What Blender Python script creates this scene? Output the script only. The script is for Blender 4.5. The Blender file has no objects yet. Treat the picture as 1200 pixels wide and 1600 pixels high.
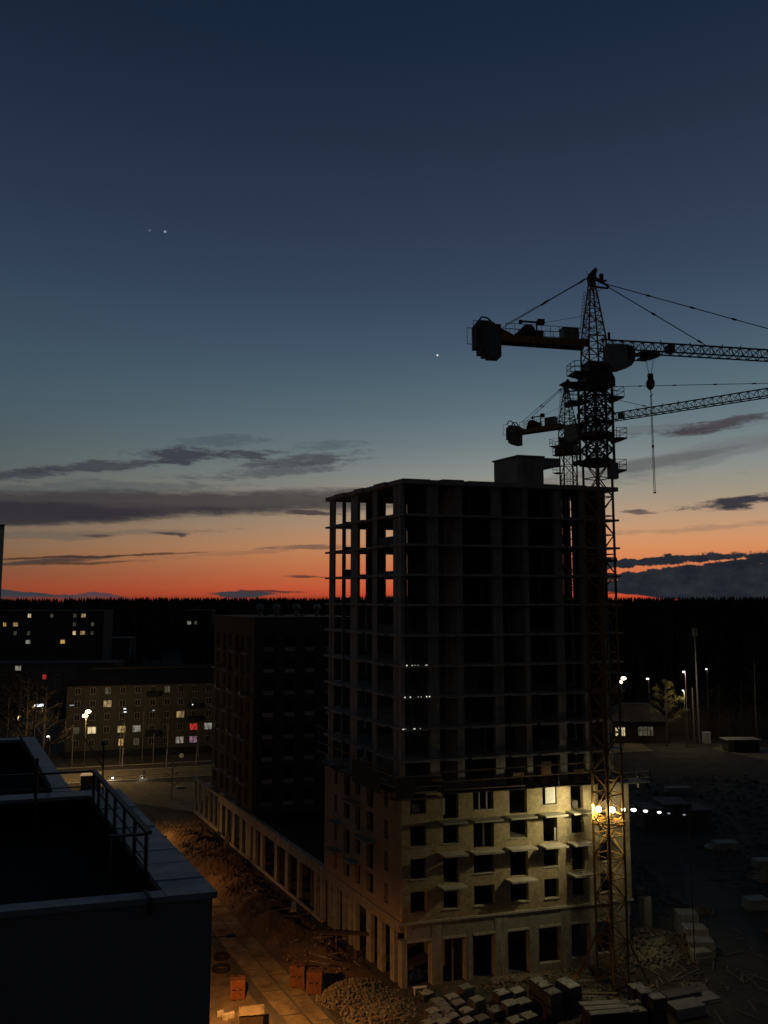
import bpy, bmesh, math, random
from math import radians as R, sin, cos, pi, atan2, sqrt
from mathutils import Vector as Vec
random.seed(7)
S = bpy.context.scene
COL = S.collection

# ------------------------------------------------------------------ camera
EYE = 36.5
FPX = 1200.0
PITCH = math.atan(132 / 1200)
cam = bpy.data.cameras.new("camera")
cam.sensor_fit = 'VERTICAL'; cam.sensor_height = 36.0; cam.lens = 27.0
cam.clip_start = 0.1; cam.clip_end = 8000
camo = bpy.data.objects.new("camera", cam); COL.objects.link(camo)
camo.location = (0, 0, EYE); camo.rotation_euler = (pi / 2 + PITCH, 0, 0)
S.camera = camo
CP, SP = cos(PITCH), sin(PITCH)

def ray(px, py):
    dx = (px - 600) / FPX; dy = (800 - py) / FPX
    return dx, CP - dy * SP, SP + dy * CP

def onz(px, py, z=0.0):
    "the place on a level plane that the survey sighting (px, py) meets"
    r = ray(px, py); t = (z - EYE) / r[2]
    return Vec((r[0] * t, r[1] * t, z))

def onY(px, py, Y):
    r = ray(px, py); t = Y / r[1]
    return Vec((r[0] * t, Y, EYE + r[2] * t))

def azel(px, py):
    r = Vec(ray(px, py)).normalized()
    return math.degrees(atan2(r.x, r.y)), math.degrees(math.asin(r.z))

# site grid: U runs up the street, V runs along the tower's front
U = Vec((-.5, .8660, 0)); VA = R(14.3); V = Vec((cos(VA), sin(VA), 0))
C0 = Vec((1.7, 76.3, 0))
def P(u, v, z=0.0): return C0 + U * u + V * v + Vec((0, 0, z))
UZ = R(120)       # heading of U
def UVof(p):
    a = p.x - C0.x; b = p.y - C0.y; d = U.x * V.y - U.y * V.x
    return (a * V.y - b * V.x) / d, (U.x * b - U.y * a) / d

# ------------------------------------------------------------------ materials
def nt(m):
    m.use_nodes = True
    return m.node_tree, m.node_tree.nodes, m.node_tree.links

def mat(name, rgb, rough=.85, var=.25, scale=1.5, bump=.0, metal=0.0, bscale=None, per_object=.0, streak=0.0, spec=.3):
    m = bpy.data.materials.new(name); t, n, l = nt(m)
    b = n['Principled BSDF']; b.inputs['Roughness'].default_value = rough; b.inputs['Metallic'].default_value = metal
    b.inputs['Specular IOR Level'].default_value = spec
    tc = n.new('ShaderNodeTexCoord')
    no = n.new('ShaderNodeTexNoise'); no.inputs['Scale'].default_value = scale; no.inputs['Detail'].default_value = 6; no.inputs['Roughness'].default_value = .65
    l.new(tc.outputs['Object'], no.inputs['Vector'])
    mr = n.new('ShaderNodeMapRange'); mr.inputs['From Min'].default_value = .3; mr.inputs['From Max'].default_value = .7
    mr.inputs['To Min'].default_value = 1 - var; mr.inputs['To Max'].default_value = 1 + var
    l.new(no.outputs['Fac'], mr.inputs['Value'])
    val = mr.outputs['Result']
    def mul(a, bb):
        k = n.new('ShaderNodeMath'); k.operation = 'MULTIPLY'; l.new(a, k.inputs[0]); l.new(bb, k.inputs[1]); return k.outputs[0]
    if streak:
        mp = n.new('ShaderNodeMapping'); mp.inputs['Scale'].default_value = (2.5, 2.5, .12); l.new(tc.outputs['Object'], mp.inputs['Vector'])
        n2 = n.new('ShaderNodeTexNoise'); n2.inputs['Scale'].default_value = 1.6; n2.inputs['Detail'].default_value = 5; l.new(mp.outputs[0], n2.inputs['Vector'])
        m2 = n.new('ShaderNodeMapRange'); m2.inputs['From Min'].default_value = .35; m2.inputs['From Max'].default_value = .65
        m2.inputs['To Min'].default_value = 1 - streak; m2.inputs['To Max'].default_value = 1 + streak * .5
        l.new(n2.outputs['Fac'], m2.inputs['Value']); val = mul(val, m2.outputs['Result'])
    if per_object:
        oi = n.new('ShaderNodeObjectInfo'); m3 = n.new('ShaderNodeMapRange')
        m3.inputs['To Min'].default_value = 1 - per_object; m3.inputs['To Max'].default_value = 1 + per_object
        l.new(oi.outputs['Random'], m3.inputs['Value']); val = mul(val, m3.outputs['Result'])
    mx = n.new('ShaderNodeVectorMath'); mx.operation = 'SCALE'; mx.inputs[0].default_value = rgb
    l.new(val, mx.inputs['Scale']); l.new(mx.outputs[0], b.inputs['Base Color'])
    if bump:
        n4 = n.new('ShaderNodeTexNoise'); n4.inputs['Scale'].default_value = bscale or scale * 6; n4.inputs['Detail'].default_value = 6
        l.new(tc.outputs['Object'], n4.inputs['Vector'])
        bp = n.new('ShaderNodeBump'); bp.inputs['Strength'].default_value = bump; bp.inputs['Distance'].default_value = .05
        l.new(n4.outputs['Fac'], bp.inputs['Height']); l.new(bp.outputs[0], b.inputs['Normal'])
    return m

def brick(name, c1, c2, mortar, rotz, bw=.25, bh=.075, rough=.9, blotch=.3):
    m = bpy.data.materials.new(name); t, n, l = nt(m); b = n['Principled BSDF']; b.inputs['Roughness'].default_value = rough
    b.inputs['Specular IOR Level'].default_value = .2
    tc = n.new('ShaderNodeTexCoord')
    mp = n.new('ShaderNodeMapping'); mp.inputs['Rotation'].default_value = (0, 0, -rotz); l.new(tc.outputs['Object'], mp.inputs['Vector'])
    sx = n.new('ShaderNodeSeparateXYZ'); l.new(mp.outputs[0], sx.inputs[0])
    cx = n.new('ShaderNodeCombineXYZ'); l.new(sx.outputs['X'], cx.inputs['X']); l.new(sx.outputs['Z'], cx.inputs['Y'])
    bt = n.new('ShaderNodeTexBrick'); bt.inputs['Scale'].default_value = 1; bt.inputs['Brick Width'].default_value = bw; bt.inputs['Row Height'].default_value = bh
    bt.inputs['Mortar Size'].default_value = .012; bt.inputs['Color1'].default_value = (*c1, 1); bt.inputs['Color2'].default_value = (*c2, 1); bt.inputs['Mortar'].default_value = (*mortar, 1)
    l.new(cx.outputs[0], bt.inputs['Vector'])
    no = n.new('ShaderNodeTexNoise'); no.inputs['Scale'].default_value = 1.9; no.inputs['Detail'].default_value = 10; no.inputs['Roughness'].default_value = .82
    l.new(tc.outputs['Object'], no.inputs['Vector'])
    mr = n.new('ShaderNodeMapRange'); mr.inputs['From Min'].default_value = .32; mr.inputs['From Max'].default_value = .68
    mr.inputs['To Min'].default_value = 1 - blotch; mr.inputs['To Max'].default_value = 1 + blotch; l.new(no.outputs['Fac'], mr.inputs['Value'])
    vm = n.new('ShaderNodeVectorMath'); vm.operation = 'SCALE'; l.new(bt.outputs['Color'], vm.inputs[0]); l.new(mr.outputs[0], vm.inputs['Scale'])
    l.new(vm.outputs[0], b.inputs['Base Color'])
    bp = n.new('ShaderNodeBump'); bp.inputs['Strength'].default_value = .4; bp.inputs['Distance'].default_value = .02; bp.invert = True
    l.new(bt.outputs['Fac'], bp.inputs['Height']); l.new(bp.outputs[0], b.inputs['Normal'])
    return m

def glow(name, rgb, strength, var=.0, scale=3.0):
    m = bpy.data.materials.new(name); t, n, l = nt(m)
    n.remove(n['Principled BSDF']); e = n.new('ShaderNodeEmission'); e.inputs['Color'].default_value = (*rgb, 1); e.inputs['Strength'].default_value = strength
    l.new(e.outputs[0], n['Material Output'].inputs['Surface'])
    if var:
        tc = n.new('ShaderNodeTexCoord'); no = n.new('ShaderNodeTexNoise'); no.inputs['Scale'].default_value = scale; no.inputs['Detail'].default_value = 3
        mp = n.new('ShaderNodeMapping'); mp.inputs['Scale'].default_value = (1, 1, .35); l.new(tc.outputs['Object'], mp.inputs['Vector']); l.new(mp.outputs[0], no.inputs['Vector'])
        mr = n.new('ShaderNodeMapRange'); mr.inputs['From Min'].default_value = .35; mr.inputs['From Max'].default_value = .65
        mr.inputs['To Min'].default_value = strength * (1 - var); mr.inputs['To Max'].default_value = strength * (1 + var * .6)
        l.new(no.outputs['Fac'], mr.inputs['Value']); l.new(mr.outputs[0], e.inputs['Strength'])
    return m

M = dict(
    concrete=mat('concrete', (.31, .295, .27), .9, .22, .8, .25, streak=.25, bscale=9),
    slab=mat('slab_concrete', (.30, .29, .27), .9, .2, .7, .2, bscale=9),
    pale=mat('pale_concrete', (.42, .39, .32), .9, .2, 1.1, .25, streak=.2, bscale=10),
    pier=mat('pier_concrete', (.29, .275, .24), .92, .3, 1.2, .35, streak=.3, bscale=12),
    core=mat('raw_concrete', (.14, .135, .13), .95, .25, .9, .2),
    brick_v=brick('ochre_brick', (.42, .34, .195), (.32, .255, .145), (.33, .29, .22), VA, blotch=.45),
    brick_u=brick('ochre_brick_shaded', (.36, .26, .16), (.29, .21, .13), (.27, .24, .2), UZ),  # darker copy for the side faces, their shade put into the brick
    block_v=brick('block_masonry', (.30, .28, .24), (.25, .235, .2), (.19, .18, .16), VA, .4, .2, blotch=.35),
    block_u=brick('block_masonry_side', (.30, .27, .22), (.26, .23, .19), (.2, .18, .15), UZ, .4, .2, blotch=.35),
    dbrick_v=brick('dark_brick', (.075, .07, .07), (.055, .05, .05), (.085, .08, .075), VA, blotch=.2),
    dbrick_u=brick('dark_brick_lit_side', (.09, .072, .056), (.066, .052, .04), (.08, .07, .06), UZ, blotch=.2),  # browner than the other face: street lamplight put into the brick
    yellow=mat('yellow_crane_paint', (.27, .15, .035), .6, .3, 1.2, .1, streak=.3, spec=.2),
    crane_grey=mat('grey_crane_paint', (.24, .24, .235), .6, .25, 1.5),
    crane_dark=mat('dark_steel', (.05, .05, .052), .6, .2, 2),
    unlit_cage=mat('unlit_cage_steel', (.085, .045, .028), .75, .35, 2, .2),  # black-brown puts the upper cage's lack of light into its colour
    weight=mat('ballast_concrete', (.13, .135, .14), .9, .2, 1.2, .2, per_object=.3),
    cable=mat('steel_cable', (.04, .04, .042), .7, .1, 3),
    glass=mat('dark_glass', (.012, .014, .018), .15, .1, 3, spec=.5),
    dirt=mat('dirt', (.07, .062, .052), 1, .45, .35, .8, bscale=2.5),
    mud=mat('churned_earth', (.10, .072, .05), 1, .4, .5, .9, bscale=3),
    grass_far=mat('dark_meadow', (.03, .032, .02), 1, .4, .02, 0),
    asphalt=mat('asphalt', (.075, .068, .06), .92, .3, .4, .3, bscale=8),
    roadslab=mat('road_slab', (.17, .135, .085), .95, .6, .5, .5, bscale=6),
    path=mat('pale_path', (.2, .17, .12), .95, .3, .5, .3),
    verge=mat('pale_verge', (.13, .10, .07), 1, .55, .45, .7, bscale=3),
    kerb=mat('kerb_stone', (.33, .31, .27), .9, .2, 2),
    bitumen=mat('bitumen_roof', (.007, .007, .0072), .95, .3, .8, .2),
    cap=mat('zinc_parapet_cap', (.25, .28, .31), .45, .28, 2.0, .35, metal=.35, bscale=2.5, per_object=.06),
    frontwall=mat('dark_render_wall', (.15, .152, .158), .95, .12, .8, .3, bscale=14),
    rail=mat('railing_paint', (.02, .028, .04), .5, .1, 4),
    floor_brick=mat('dull_tan_brick', (.16, .105, .065), .95, .35, 2.5, .4),
    orange_brick=brick('orange_brick_pack', (.40, .15, .06), (.33, .115, .045), (.13, .07, .04), UZ, .25, .09, blotch=.3),
    greyblock=mat('aerated_block', (.085, .083, .078), .95, .35, 2.2, .4, per_object=.2),
    sheet=mat('pale_top_sheet', (.3, .3, .285), .7, .55, 2.6, .6, bscale=5, per_object=.35),
    wood=mat('weathered_timber', (.2, .145, .09), .9, .35, 3, .3, streak=.3),
    wood_dark=mat('dark_timber', (.07, .052, .036), .9, .3, 3, .2),
    net=mat('scaffold_cloth', (.045, .045, .042), .9, .3, 1.5),
    steel=mat('scaffold_steel', (.2, .19, .17), .55, .2, 4),
    rubble=mat('rubble_stone', (.155, .135, .105), .95, .5, 3, .4),
    rubble_dark=mat('debris', (.2, .175, .14), .95, .5, 3, .4),
    rubber=mat('black_rubber', (.02, .02, .02), .8, .2, 3),
    white=mat('white_paint', (.6, .6, .58), .7, .15, 2),
    house=mat('house_render', (.05, .045, .04), .95, .3, 1),
    roofdark=mat('dark_roof_metal', (.018, .018, .02), .7, .3, .6),
    bld=mat('far_panel_wall', (.072, .07, .068), .95, .22, .35, 0, streak=.2),
    bld2=mat('pale_panel_wall', (.07, .068, .066), .95, .2, .3, 0, streak=.2),
    plinth=mat('dark_plinth', (.02, .022, .028), .95, .2, .6),
    wframe=mat('window_frame', (.35, .34, .31), .7, .2, 3),
    dpane=mat('unlit_pane', (.02, .021, .023), .8, .3, 1.5, spec=.05),
    sill=mat('pale_sill', (.28, .28, .28), .8, .3, 2, per_object=.2),
    bark=mat('bark', (.10, .085, .07), .95, .3, 4, .3),
    birch=mat('birch_bark', (.3, .29, .26), .9, .4, 3, .2),
    twig=mat('twigs', (.07, .055, .042), .95, .3, 2),
    thicket=mat('dry_twigs', (.15, .11, .065), .95, .35, 1.5),
    needle=mat('pine_needles', (.2, .185, .075), .9, .45, 1.2),
    forest=mat('forest_needles', (.018, .022, .017), .95, .4, .05),
    post=mat('concrete_post', (.17, .165, .15), .9, .2, 2),
    mast=mat('galvanised_mast', (.2, .2, .195), .6, .2, 1),
    person=mat('dark_clothes', (.03, .03, .035), .9, .2, 4),
    lit_warm=glow('lit_warm', (1, .70, .32), .33, .75, 1.7),
    lit_yel=glow('lit_yellow', (1, .62, .18), .55, .6, 1.5),
    lit_bright=glow('lit_bright', (1, .80, .42), .75, .35, 1.5),
    lit_white=glow('lit_white', (.95, .92, .78), .2, .8, 2.2),
    lit_dim=glow('lit_dim', (.8, .72, .5), .07, .7, 2.0),
    lit_red=glow('lit_red', (1, .06, .05), .4, .9, 3.0),
    lit_purple=glow('lit_purple', (.8, .45, .6), .24, .9, 3.0),
    lamp_sodium=glow('lamp_sodium', (1, .7, .28), 20),
    lamp_flood=glow('lamp_flood', (1, .88, .55), 26),
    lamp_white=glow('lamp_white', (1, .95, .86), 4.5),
    lamp_weak=glow('lamp_weak', (.85, .92, 1), 1.3),
    reflection_faint=glow('reflection_faint', (.85, .9, 1), .3),
    bulb=glow('bulb', (1, .93, .78), .75),
    sign_white=glow('sign_white', (.95, .97, 1), 2.2),
)

# ------------------------------------------------------------------ mesh helpers
class MB:
    def __init__(s): s.v = []; s.f = []; s.mi = []; s.m = 0
    def quad(s, *pts):
        b = len(s.v); s.v += [tuple(p) for p in pts]; s.f.append(tuple(range(b, b + len(pts)))); s.mi.append(s.m)
    def hexa(s, p):   # 8 points: bottom 4 ccw, top 4 ccw
        b = len(s.v); s.v += [tuple(q) for q in p]
        for f in ((3, 2, 1, 0), (4, 5, 6, 7), (0, 1, 5, 4), (1, 2, 6, 5), (2, 3, 7, 6), (3, 0, 4, 7)):
            s.f.append(tuple(b + i for i in f)); s.mi.append(s.m)
        return s
    def uv(s, u0, u1, v0, v1, z0, z1):
        pts = [P(u0, v0), P(u0, v1), P(u1, v1), P(u1, v0)]
        return s.hexa([p + Vec((0, 0, z0)) for p in pts] + [p + Vec((0, 0, z1)) for p in pts])
    def box(s, c, d, rz=0, jit=0):
        ca, sa = cos(rz), sin(rz); pts = []
        for z in (-.5, .5):
            for x, y in ((-.5, -.5), (.5, -.5), (.5, .5), (-.5, .5)):
                X = x * d[0] + random.uniform(-jit, jit); Y = y * d[1] + random.uniform(-jit, jit)
                pts.append((c[0] + X * ca - Y * sa, c[1] + X * sa + Y * ca, c[2] + z * d[2] + random.uniform(-jit, jit)))
        return s.hexa(pts)
    def frame(s, O, X, Y, x0, x1, y0, y1, z0, z1):
        pts = [O + X * a + Y * b for a, b in ((x0, y0), (x1, y0), (x1, y1), (x0, y1))]
        return s.hexa([p + Vec((0, 0, z0)) for p in pts] + [p + Vec((0, 0, z1)) for p in pts])
    def bar(s, p, q, w, h=None):
        p = Vec(p); q = Vec(q); d = q - p
        if d.length < 1e-6: return s
        d.normalize(); up = Vec((0, 0, 1)) if abs(d.z) < .95 else Vec((0, 1, 0))
        a = d.cross(up).normalized() * (w / 2); b = a.cross(d).normalized() * ((h or w) / 2)
        return s.hexa([p - a - b, p + a - b, p + a + b, p - a + b, q - a - b, q + a - b, q + a + b, q - a + b])
    def tube(s, pts, r, n=6, r1=None, cap=True):
        pts = [Vec(p) for p in pts]; base = len(s.v); N = len(pts)
        for i, p in enumerate(pts):
            d = (pts[min(i + 1, N - 1)] - pts[max(i - 1, 0)]).normalized()
            up = Vec((0, 0, 1)) if abs(d.z) < .9 else Vec((0, 1, 0))
            a = d.cross(up).normalized(); b = a.cross(d)
            rr = r if r1 is None else r + (r1 - r) * i / max(1, N - 1)
            for k in range(n):
                s.v.append(tuple(p + a * rr * cos(2 * pi * k / n) + b * rr * sin(2 * pi * k / n)))
        for i in range(N - 1):
            for k in range(n):
                k2 = (k + 1) % n
                s.f.append((base + i * n + k, base + i * n + k2, base + (i + 1) * n + k2, base + (i + 1) * n + k)); s.mi.append(s.m)
        if cap:
            s.f.append(tuple(base + k for k in reversed(range(n)))); s.mi.append(s.m)
            s.f.append(tuple(base + (N - 1) * n + k for k in range(n))); s.mi.append(s.m)
        return s
    def ball(s, c, r, sz=1, n=8, m=6, jit=0):
        b = len(s.v)
        for i in range(m + 1):
            t = pi * i / m
            for k in range(n):
                j = 1 + random.uniform(-jit, jit); a = 2 * pi * k / n
                s.v.append((c[0] + r * j * sin(t) * cos(a), c[1] + r * j * sin(t) * sin(a), c[2] + r * sz * j * cos(t)))
        for i in range(m):
            for k in range(n):
                k2 = (k + 1) % n
                s.f.append((b + i * n + k, b + (i + 1) * n + k, b + (i + 1) * n + k2, b + i * n + k2)); s.mi.append(s.m)
        return s
    def prism(s, prof, O, X, Y, y0, y1):   # profile in (X, z), extruded along Y
        b = len(s.v); n = len(prof)
        for y in (y0, y1):
            for x, z in prof: s.v.append(tuple(O + X * x + Y * y + Vec((0, 0, z))))
        s.f.append(tuple(b + i for i in range(n))); s.mi.append(s.m)
        s.f.append(tuple(b + n + i for i in reversed(range(n)))); s.mi.append(s.m)
        for i in range(n):
            j = (i + 1) % n
            s.f.append((b + j, b + i, b + n + i, b + n + j)); s.mi.append(s.m)
        return s
    def build(s, name, mats, parent=None, fix=True):
        if not isinstance(mats, (list, tuple)): mats = [mats]
        off = parent_loc(parent) if parent else Vec((0, 0, 0))
        me = bpy.data.meshes.new(name)
        me.from_pydata([tuple(Vec(v) - off) for v in s.v], [], s.f)
        for m in mats: me.materials.append(m)
        if len(mats) > 1: me.polygons.foreach_set('material_index', s.mi)
        if fix:
            bm = bmesh.new(); bm.from_mesh(me); bmesh.ops.recalc_face_normals(bm, faces=bm.faces); bm.to_mesh(me); bm.free()
        me.update()
        o = bpy.data.objects.new(name, me); COL.objects.link(o)
        if parent: o.parent = parent
        return o

LOC = {}
def parent_loc(p):
    v = Vec((0, 0, 0))
    while p: v = v + Vec(p.location); p = p.parent
    return v

def tag(o, label=None, cat=None, group=None, kind=None):
    if label: o['label'] = label
    if cat: o['category'] = cat
    if group: o['group'] = group
    if kind: o['kind'] = kind
    return o

def thing(name, label, cat, loc=(0, 0, 0), group=None):
    o = bpy.data.objects.new(name, None); COL.objects.link(o); o.location = loc; o.empty_display_size = .3
    return tag(o, label, cat, group)

def copy_tree(o, parent=None):
    c = o.copy(); COL.objects.link(c)
    if parent: c.parent = parent
    for ch in list(o.children): copy_tree(ch, c)
    return c

def wall(mb, p0, d, inw, s0, s1, z0, z1, openings):
    "pierced wall: openings (a, b, za, zb) are real holes with reveals"
    ss = sorted({s0, s1, *[x for o in openings for x in o[:2]]}); zs = sorted({z0, z1, *[x for o in openings for x in o[2:]]})
    def solid(i, j):
        if i < 0 or j < 0 or i >= len(ss) - 1 or j >= len(zs) - 1: return False
        a = (ss[i] + ss[i + 1]) / 2; b = (zs[j] + zs[j + 1]) / 2
        return not any(o[0] < a < o[1] and o[2] < b < o[3] for o in openings)
    def pt(s, z, k): return p0 + d * s + inw * k + Vec((0, 0, z))
    for i in range(len(ss) - 1):
        for j in range(len(zs) - 1):
            if not solid(i, j): continue
            a, b, c, e = ss[i], ss[i + 1], zs[j], zs[j + 1]
            mb.quad(pt(a, c, 0), pt(b, c, 0), pt(b, e, 0), pt(a, e, 0))
            mb.quad(pt(b, c, 1), pt(a, c, 1), pt(a, e, 1), pt(b, e, 1))
            if not solid(i - 1, j): mb.quad(pt(a, c, 1), pt(a, c, 0), pt(a, e, 0), pt(a, e, 1))
            if not solid(i + 1, j): mb.quad(pt(b, c, 0), pt(b, c, 1), pt(b, e, 1), pt(b, e, 0))
            if not solid(i, j - 1): mb.quad(pt(a, c, 1), pt(b, c, 1), pt(b, c, 0), pt(a, c, 0))
            if not solid(i, j + 1): mb.quad(pt(a, e, 0), pt(b, e, 0), pt(b, e, 1), pt(a, e, 1))

def lattice(mb, b4, t4, n, wl, wb, cross=True, horiz=True):
    b4 = [Vec(p) for p in b4]; t4 = [Vec(p) for p in t4]; k = len(b4)
    for b, t in zip(b4, t4): mb.bar(b, t, wl)
    for i in range(n):
        lo = [b.lerp(t, i / n) for b, t in zip(b4, t4)]; hi = [b.lerp(t, (i + 1) / n) for b, t in zip(b4, t4)]
        for a in range(k):
            c = (a + 1) % k
            if horiz: mb.bar(lo[a], lo[c], wb)
            if cross == 'x': mb.bar(lo[a], hi[c], wb); mb.bar(lo[c], hi[a], wb)
            elif (i + a) % 2: mb.bar(lo[a], hi[c], wb)
            else: mb.bar(lo[c], hi[a], wb)
    for a in range(k): mb.bar(t4[a], t4[(a + 1) % k], wb)

def rail_box(mb, O, X, Y, x0, x1, y0, y1, z, h=1.05, w=.045, sides='nesw', deck=.12):
    "platform with guard rail"
    mb.frame(O, X, Y, x0, x1, y0, y1, z - deck, z)
    cs = [O + X * a + Y * b + Vec((0, 0, z)) for a, b in ((x0, y0), (x1, y0), (x1, y1), (x0, y1))]
    up = Vec((0, 0, 1))
    for i in range(4):
        if 'nesw'[i] not in sides: continue
        a, b = cs[i], cs[(i + 1) % 4]
        for hh in (.5, 1): mb.bar(a + up * h * hh, b + up * h * hh, w)
        k = max(1, round((b - a).length / 1.2))
        for q in range(k + 1): p = a.lerp(b, q / k); mb.bar(p, p + up * h, w)

# ------------------------------------------------------------------ sky
W = bpy.data.worlds.new("World"); S.world = W; W.use_nodes = True
wt = W.node_tree; wn = wt.nodes; wl = wt.links
for q in list(wn): wn.remove(q)
class X:
    def __init__(s, o): s.o = o
    @staticmethod
    def mk(op, *a):
        k = wn.new('ShaderNodeMath'); k.operation = op
        for i, q in enumerate(a):
            if isinstance(q, X): wl.new(q.o, k.inputs[i])
            else: k.inputs[i].default_value = q
        return X(k.outputs[0])
    def __add__(s, b): return X.mk('ADD', s, b)
    def __sub__(s, b): return X.mk('SUBTRACT', s, b)
    def __rsub__(s, b): return X.mk('SUBTRACT', b, s)
    def __mul__(s, b): return X.mk('MULTIPLY', s, b)
    def __truediv__(s, b): return X.mk('DIVIDE', s, b)
    __radd__ = __add__; __rmul__ = __mul__
def smooth(x, a, b, lo=0.0, hi=1.0):
    k = wn.new('ShaderNodeMapRange'); k.interpolation_type = 'SMOOTHSTEP'; wl.new(x.o, k.inputs['Value'])
    for nme, q in zip(('From Min', 'From Max', 'To Min', 'To Max'), (a, b, lo, hi)): k.inputs[nme].default_value = q
    return X(k.outputs['Result'])
def linear(x, a, b):
    k = wn.new('ShaderNodeMapRange'); wl.new(x.o, k.inputs['Value']); k.inputs['From Min'].default_value = a; k.inputs['From Max'].default_value = b
    return X(k.outputs['Result'])
def noise(vx, vy, scale, detail=5, rough=.6, off=0.0):
    c = wn.new('ShaderNodeCombineXYZ'); wl.new(vx.o, c.inputs[0]); wl.new(vy.o, c.inputs[1]); c.inputs[2].default_value = off
    k = wn.new('ShaderNodeTexNoise'); k.inputs['Scale'].default_value = scale; k.inputs['Detail'].default_value = detail; k.inputs['Roughness'].default_value = rough
    wl.new(c.outputs[0], k.inputs['Vector']); return X(k.outputs['Fac'])
def lin(c): return tuple((q / 255 / 12.92) if q / 255 <= .04045 else ((q / 255 + .055) / 1.055) ** 2.4 for q in c)
tc = wn.new('ShaderNodeTexCoord'); sx = wn.new('ShaderNodeSeparateXYZ'); wl.new(tc.outputs['Generated'], sx.inputs[0])
dx, dy, dz = (X(sx.outputs[i]) for i in range(3))
AZ = X.mk('ARCTAN2', dx, dy) * 57.29578
EL = X.mk('ARCSINE', dz) * 57.29578
ramp = wn.new('ShaderNodeValToRGB'); cr = ramp.color_ramp
TOPS = [(18.5, (67, 85, 103)), (22.5, (54, 69, 90)), (27, (46, 58, 78)), (32, (37, 48, 67)), (38, (25, 40, 59)), (46, (18, 32, 49)), (90, (13, 24, 38))]
stops = [(-8, (10, 11, 13)), (-.4, (150, 48, 30)), (.3, (212, 86, 54)), (1.1, (214, 104, 64)), (2.5, (216, 128, 80)), (3.85, (212, 147, 100)), (5.3, (190, 152, 120)),
         (7.2, (159, 148, 130)), (9.15, (136, 141, 137)), (11, (114, 127, 131)), (13.4, (94, 113, 122)), (16, (79, 99, 112))] + TOPS
lstops = [(-8, (10, 11, 13)), (-.4, (110, 44, 30)), (.2, (146, 64, 42)), (.8, (142, 72, 47)), (1.75, (130, 83, 59)), (2.6, (129, 94, 69)), (3.4, (126, 102, 79)), (4.4, (114, 101, 86)),
          (5.6, (103, 98, 89)), (7.7, (94, 98, 95)), (8.8, (86, 96, 97)), (11, (77, 92, 98)), (13.4, (69, 88, 99)), (16, (63, 82, 96))] + [(18.5, (58, 76, 92)), (22.5, (49, 64, 84)), (27, (41, 54, 74)), (32, (33, 45, 64)), (38, (23, 37, 55)), (46, (17, 31, 47)), (90, (13, 24, 38))]
def pos(e): return (e + 10) / 100
while len(cr.elements) < len(stops): cr.elements.new(1)
for e, (a, c) in zip(cr.elements, stops): e.position = pos(a); e.color = (*lin(c), 1)
tone = (EL + 10) / 100
wl.new(tone.o, ramp.inputs[0])
rampL = wn.new('ShaderNodeValToRGB'); 
while len(rampL.color_ramp.elements) < len(lstops): rampL.color_ramp.elements.new(1)
for e, (a, c) in zip(rampL.color_ramp.elements, lstops): e.position = pos(a); e.color = (*lin(c), 1)
wl.new(tone.o, rampL.inputs[0])
def mixcol(a, rgb, m):
    k = wn.new('ShaderNodeMix'); k.data_type = 'RGBA'; wl.new(m.o, k.inputs[0]); wl.new(a, k.inputs[6])
    if isinstance(rgb, tuple): k.inputs[7].default_value = (*lin(rgb), 1)
    else: wl.new(rgb, k.inputs[7])
    return k.outputs[2]
sky = mixcol(rampL.outputs[0], ramp.outputs[0], linear(AZ, -28, 8))
# the eastern half, behind the viewer, has no afterglow
east = smooth(dy, -.5, .45, 1, 0)
ramp2 = wn.new('ShaderNodeValToRGB'); wl.new(tone.o, ramp2.inputs[0])
ramp2.color_ramp.elements[0].position = .08; ramp2.color_ramp.elements[0].color = (*lin((44, 42, 40)), 1)
ramp2.color_ramp.elements[1].position = .6; ramp2.color_ramp.elements[1].color = (*lin((25, 29, 35)), 1)
sky = mixcol(sky, ramp2.outputs[0], east)
# wisps
N1 = noise(AZ * .16, EL * .75, 1.0, 6, .62, 3.1) - .5
N2 = noise(AZ * .5, EL * 2.6, 1.0, 6, .6, 8.7) - .5
N3 = noise(AZ * .9, EL * 1.5, 1.0, 7, .62, 1.7) - .5
ELW = EL + N1 * .9
N5 = noise(AZ * 1.3, EL * 5.5, 1.0, 4, .68, 4.4) - .5
def streak(px, py, rx, ry, slope, col, dens, ragged=2.6, soft=.8):
    a0, e0 = azel(px, py); k = 21.0
    da = AZ - a0; de = ELW - e0 + da * slope       # slope measured downward
    wisp = noise(da * .45, (EL - e0 + da * slope) * 2.2 + da * .12, 1.0, 4, .66, px * .037) - .5
    r = 1 - X.mk('ABSOLUTE', da / (rx / k)) * .9 - (de / (ry / k)) * (de / (ry / k)) * .8 + wisp * ragged + N5 * ragged * .35
    global sky
    sky = mixcol(sky, col, smooth(r, 0.0, soft, 0, dens))
G = (58, 60, 70)
streak(40, 741, 110, 9, -.12, G, .8)
streak(150, 728, 130, 10, -.12, G, .8)
streak(285, 711, 85, 17, -.05, (56, 58, 68), .9, 2.6)
streak(395, 710, 55, 10, -.02, G, .85)
streak(470, 718, 110, 11, -.09, (62, 64, 72), .75)
streak(440, 734, 170, 13, -.1, (68, 72, 77), .65, 2.4)
streak(345, 690, 75, 10, -.1, (66, 76, 86), .5)
streak(510, 697, 90, 9, -.1, (72, 82, 90), .5)
streak(140, 762, 260, 11, -.06, (78, 84, 88), .6, 2.6)
streak(120, 791, 900, 25, -.05, (62, 59, 62), .92, .7, .7)
streak(20, 803, 420, 17, -.055, (50, 47, 53), .9, .7, .7)
streak(430, 779, 300, 14, -.07, (80, 73, 72), .65, .9, .9)
streak(490, 801, 70, 4, .02, (66, 56, 58), .9, 1.6)
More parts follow.
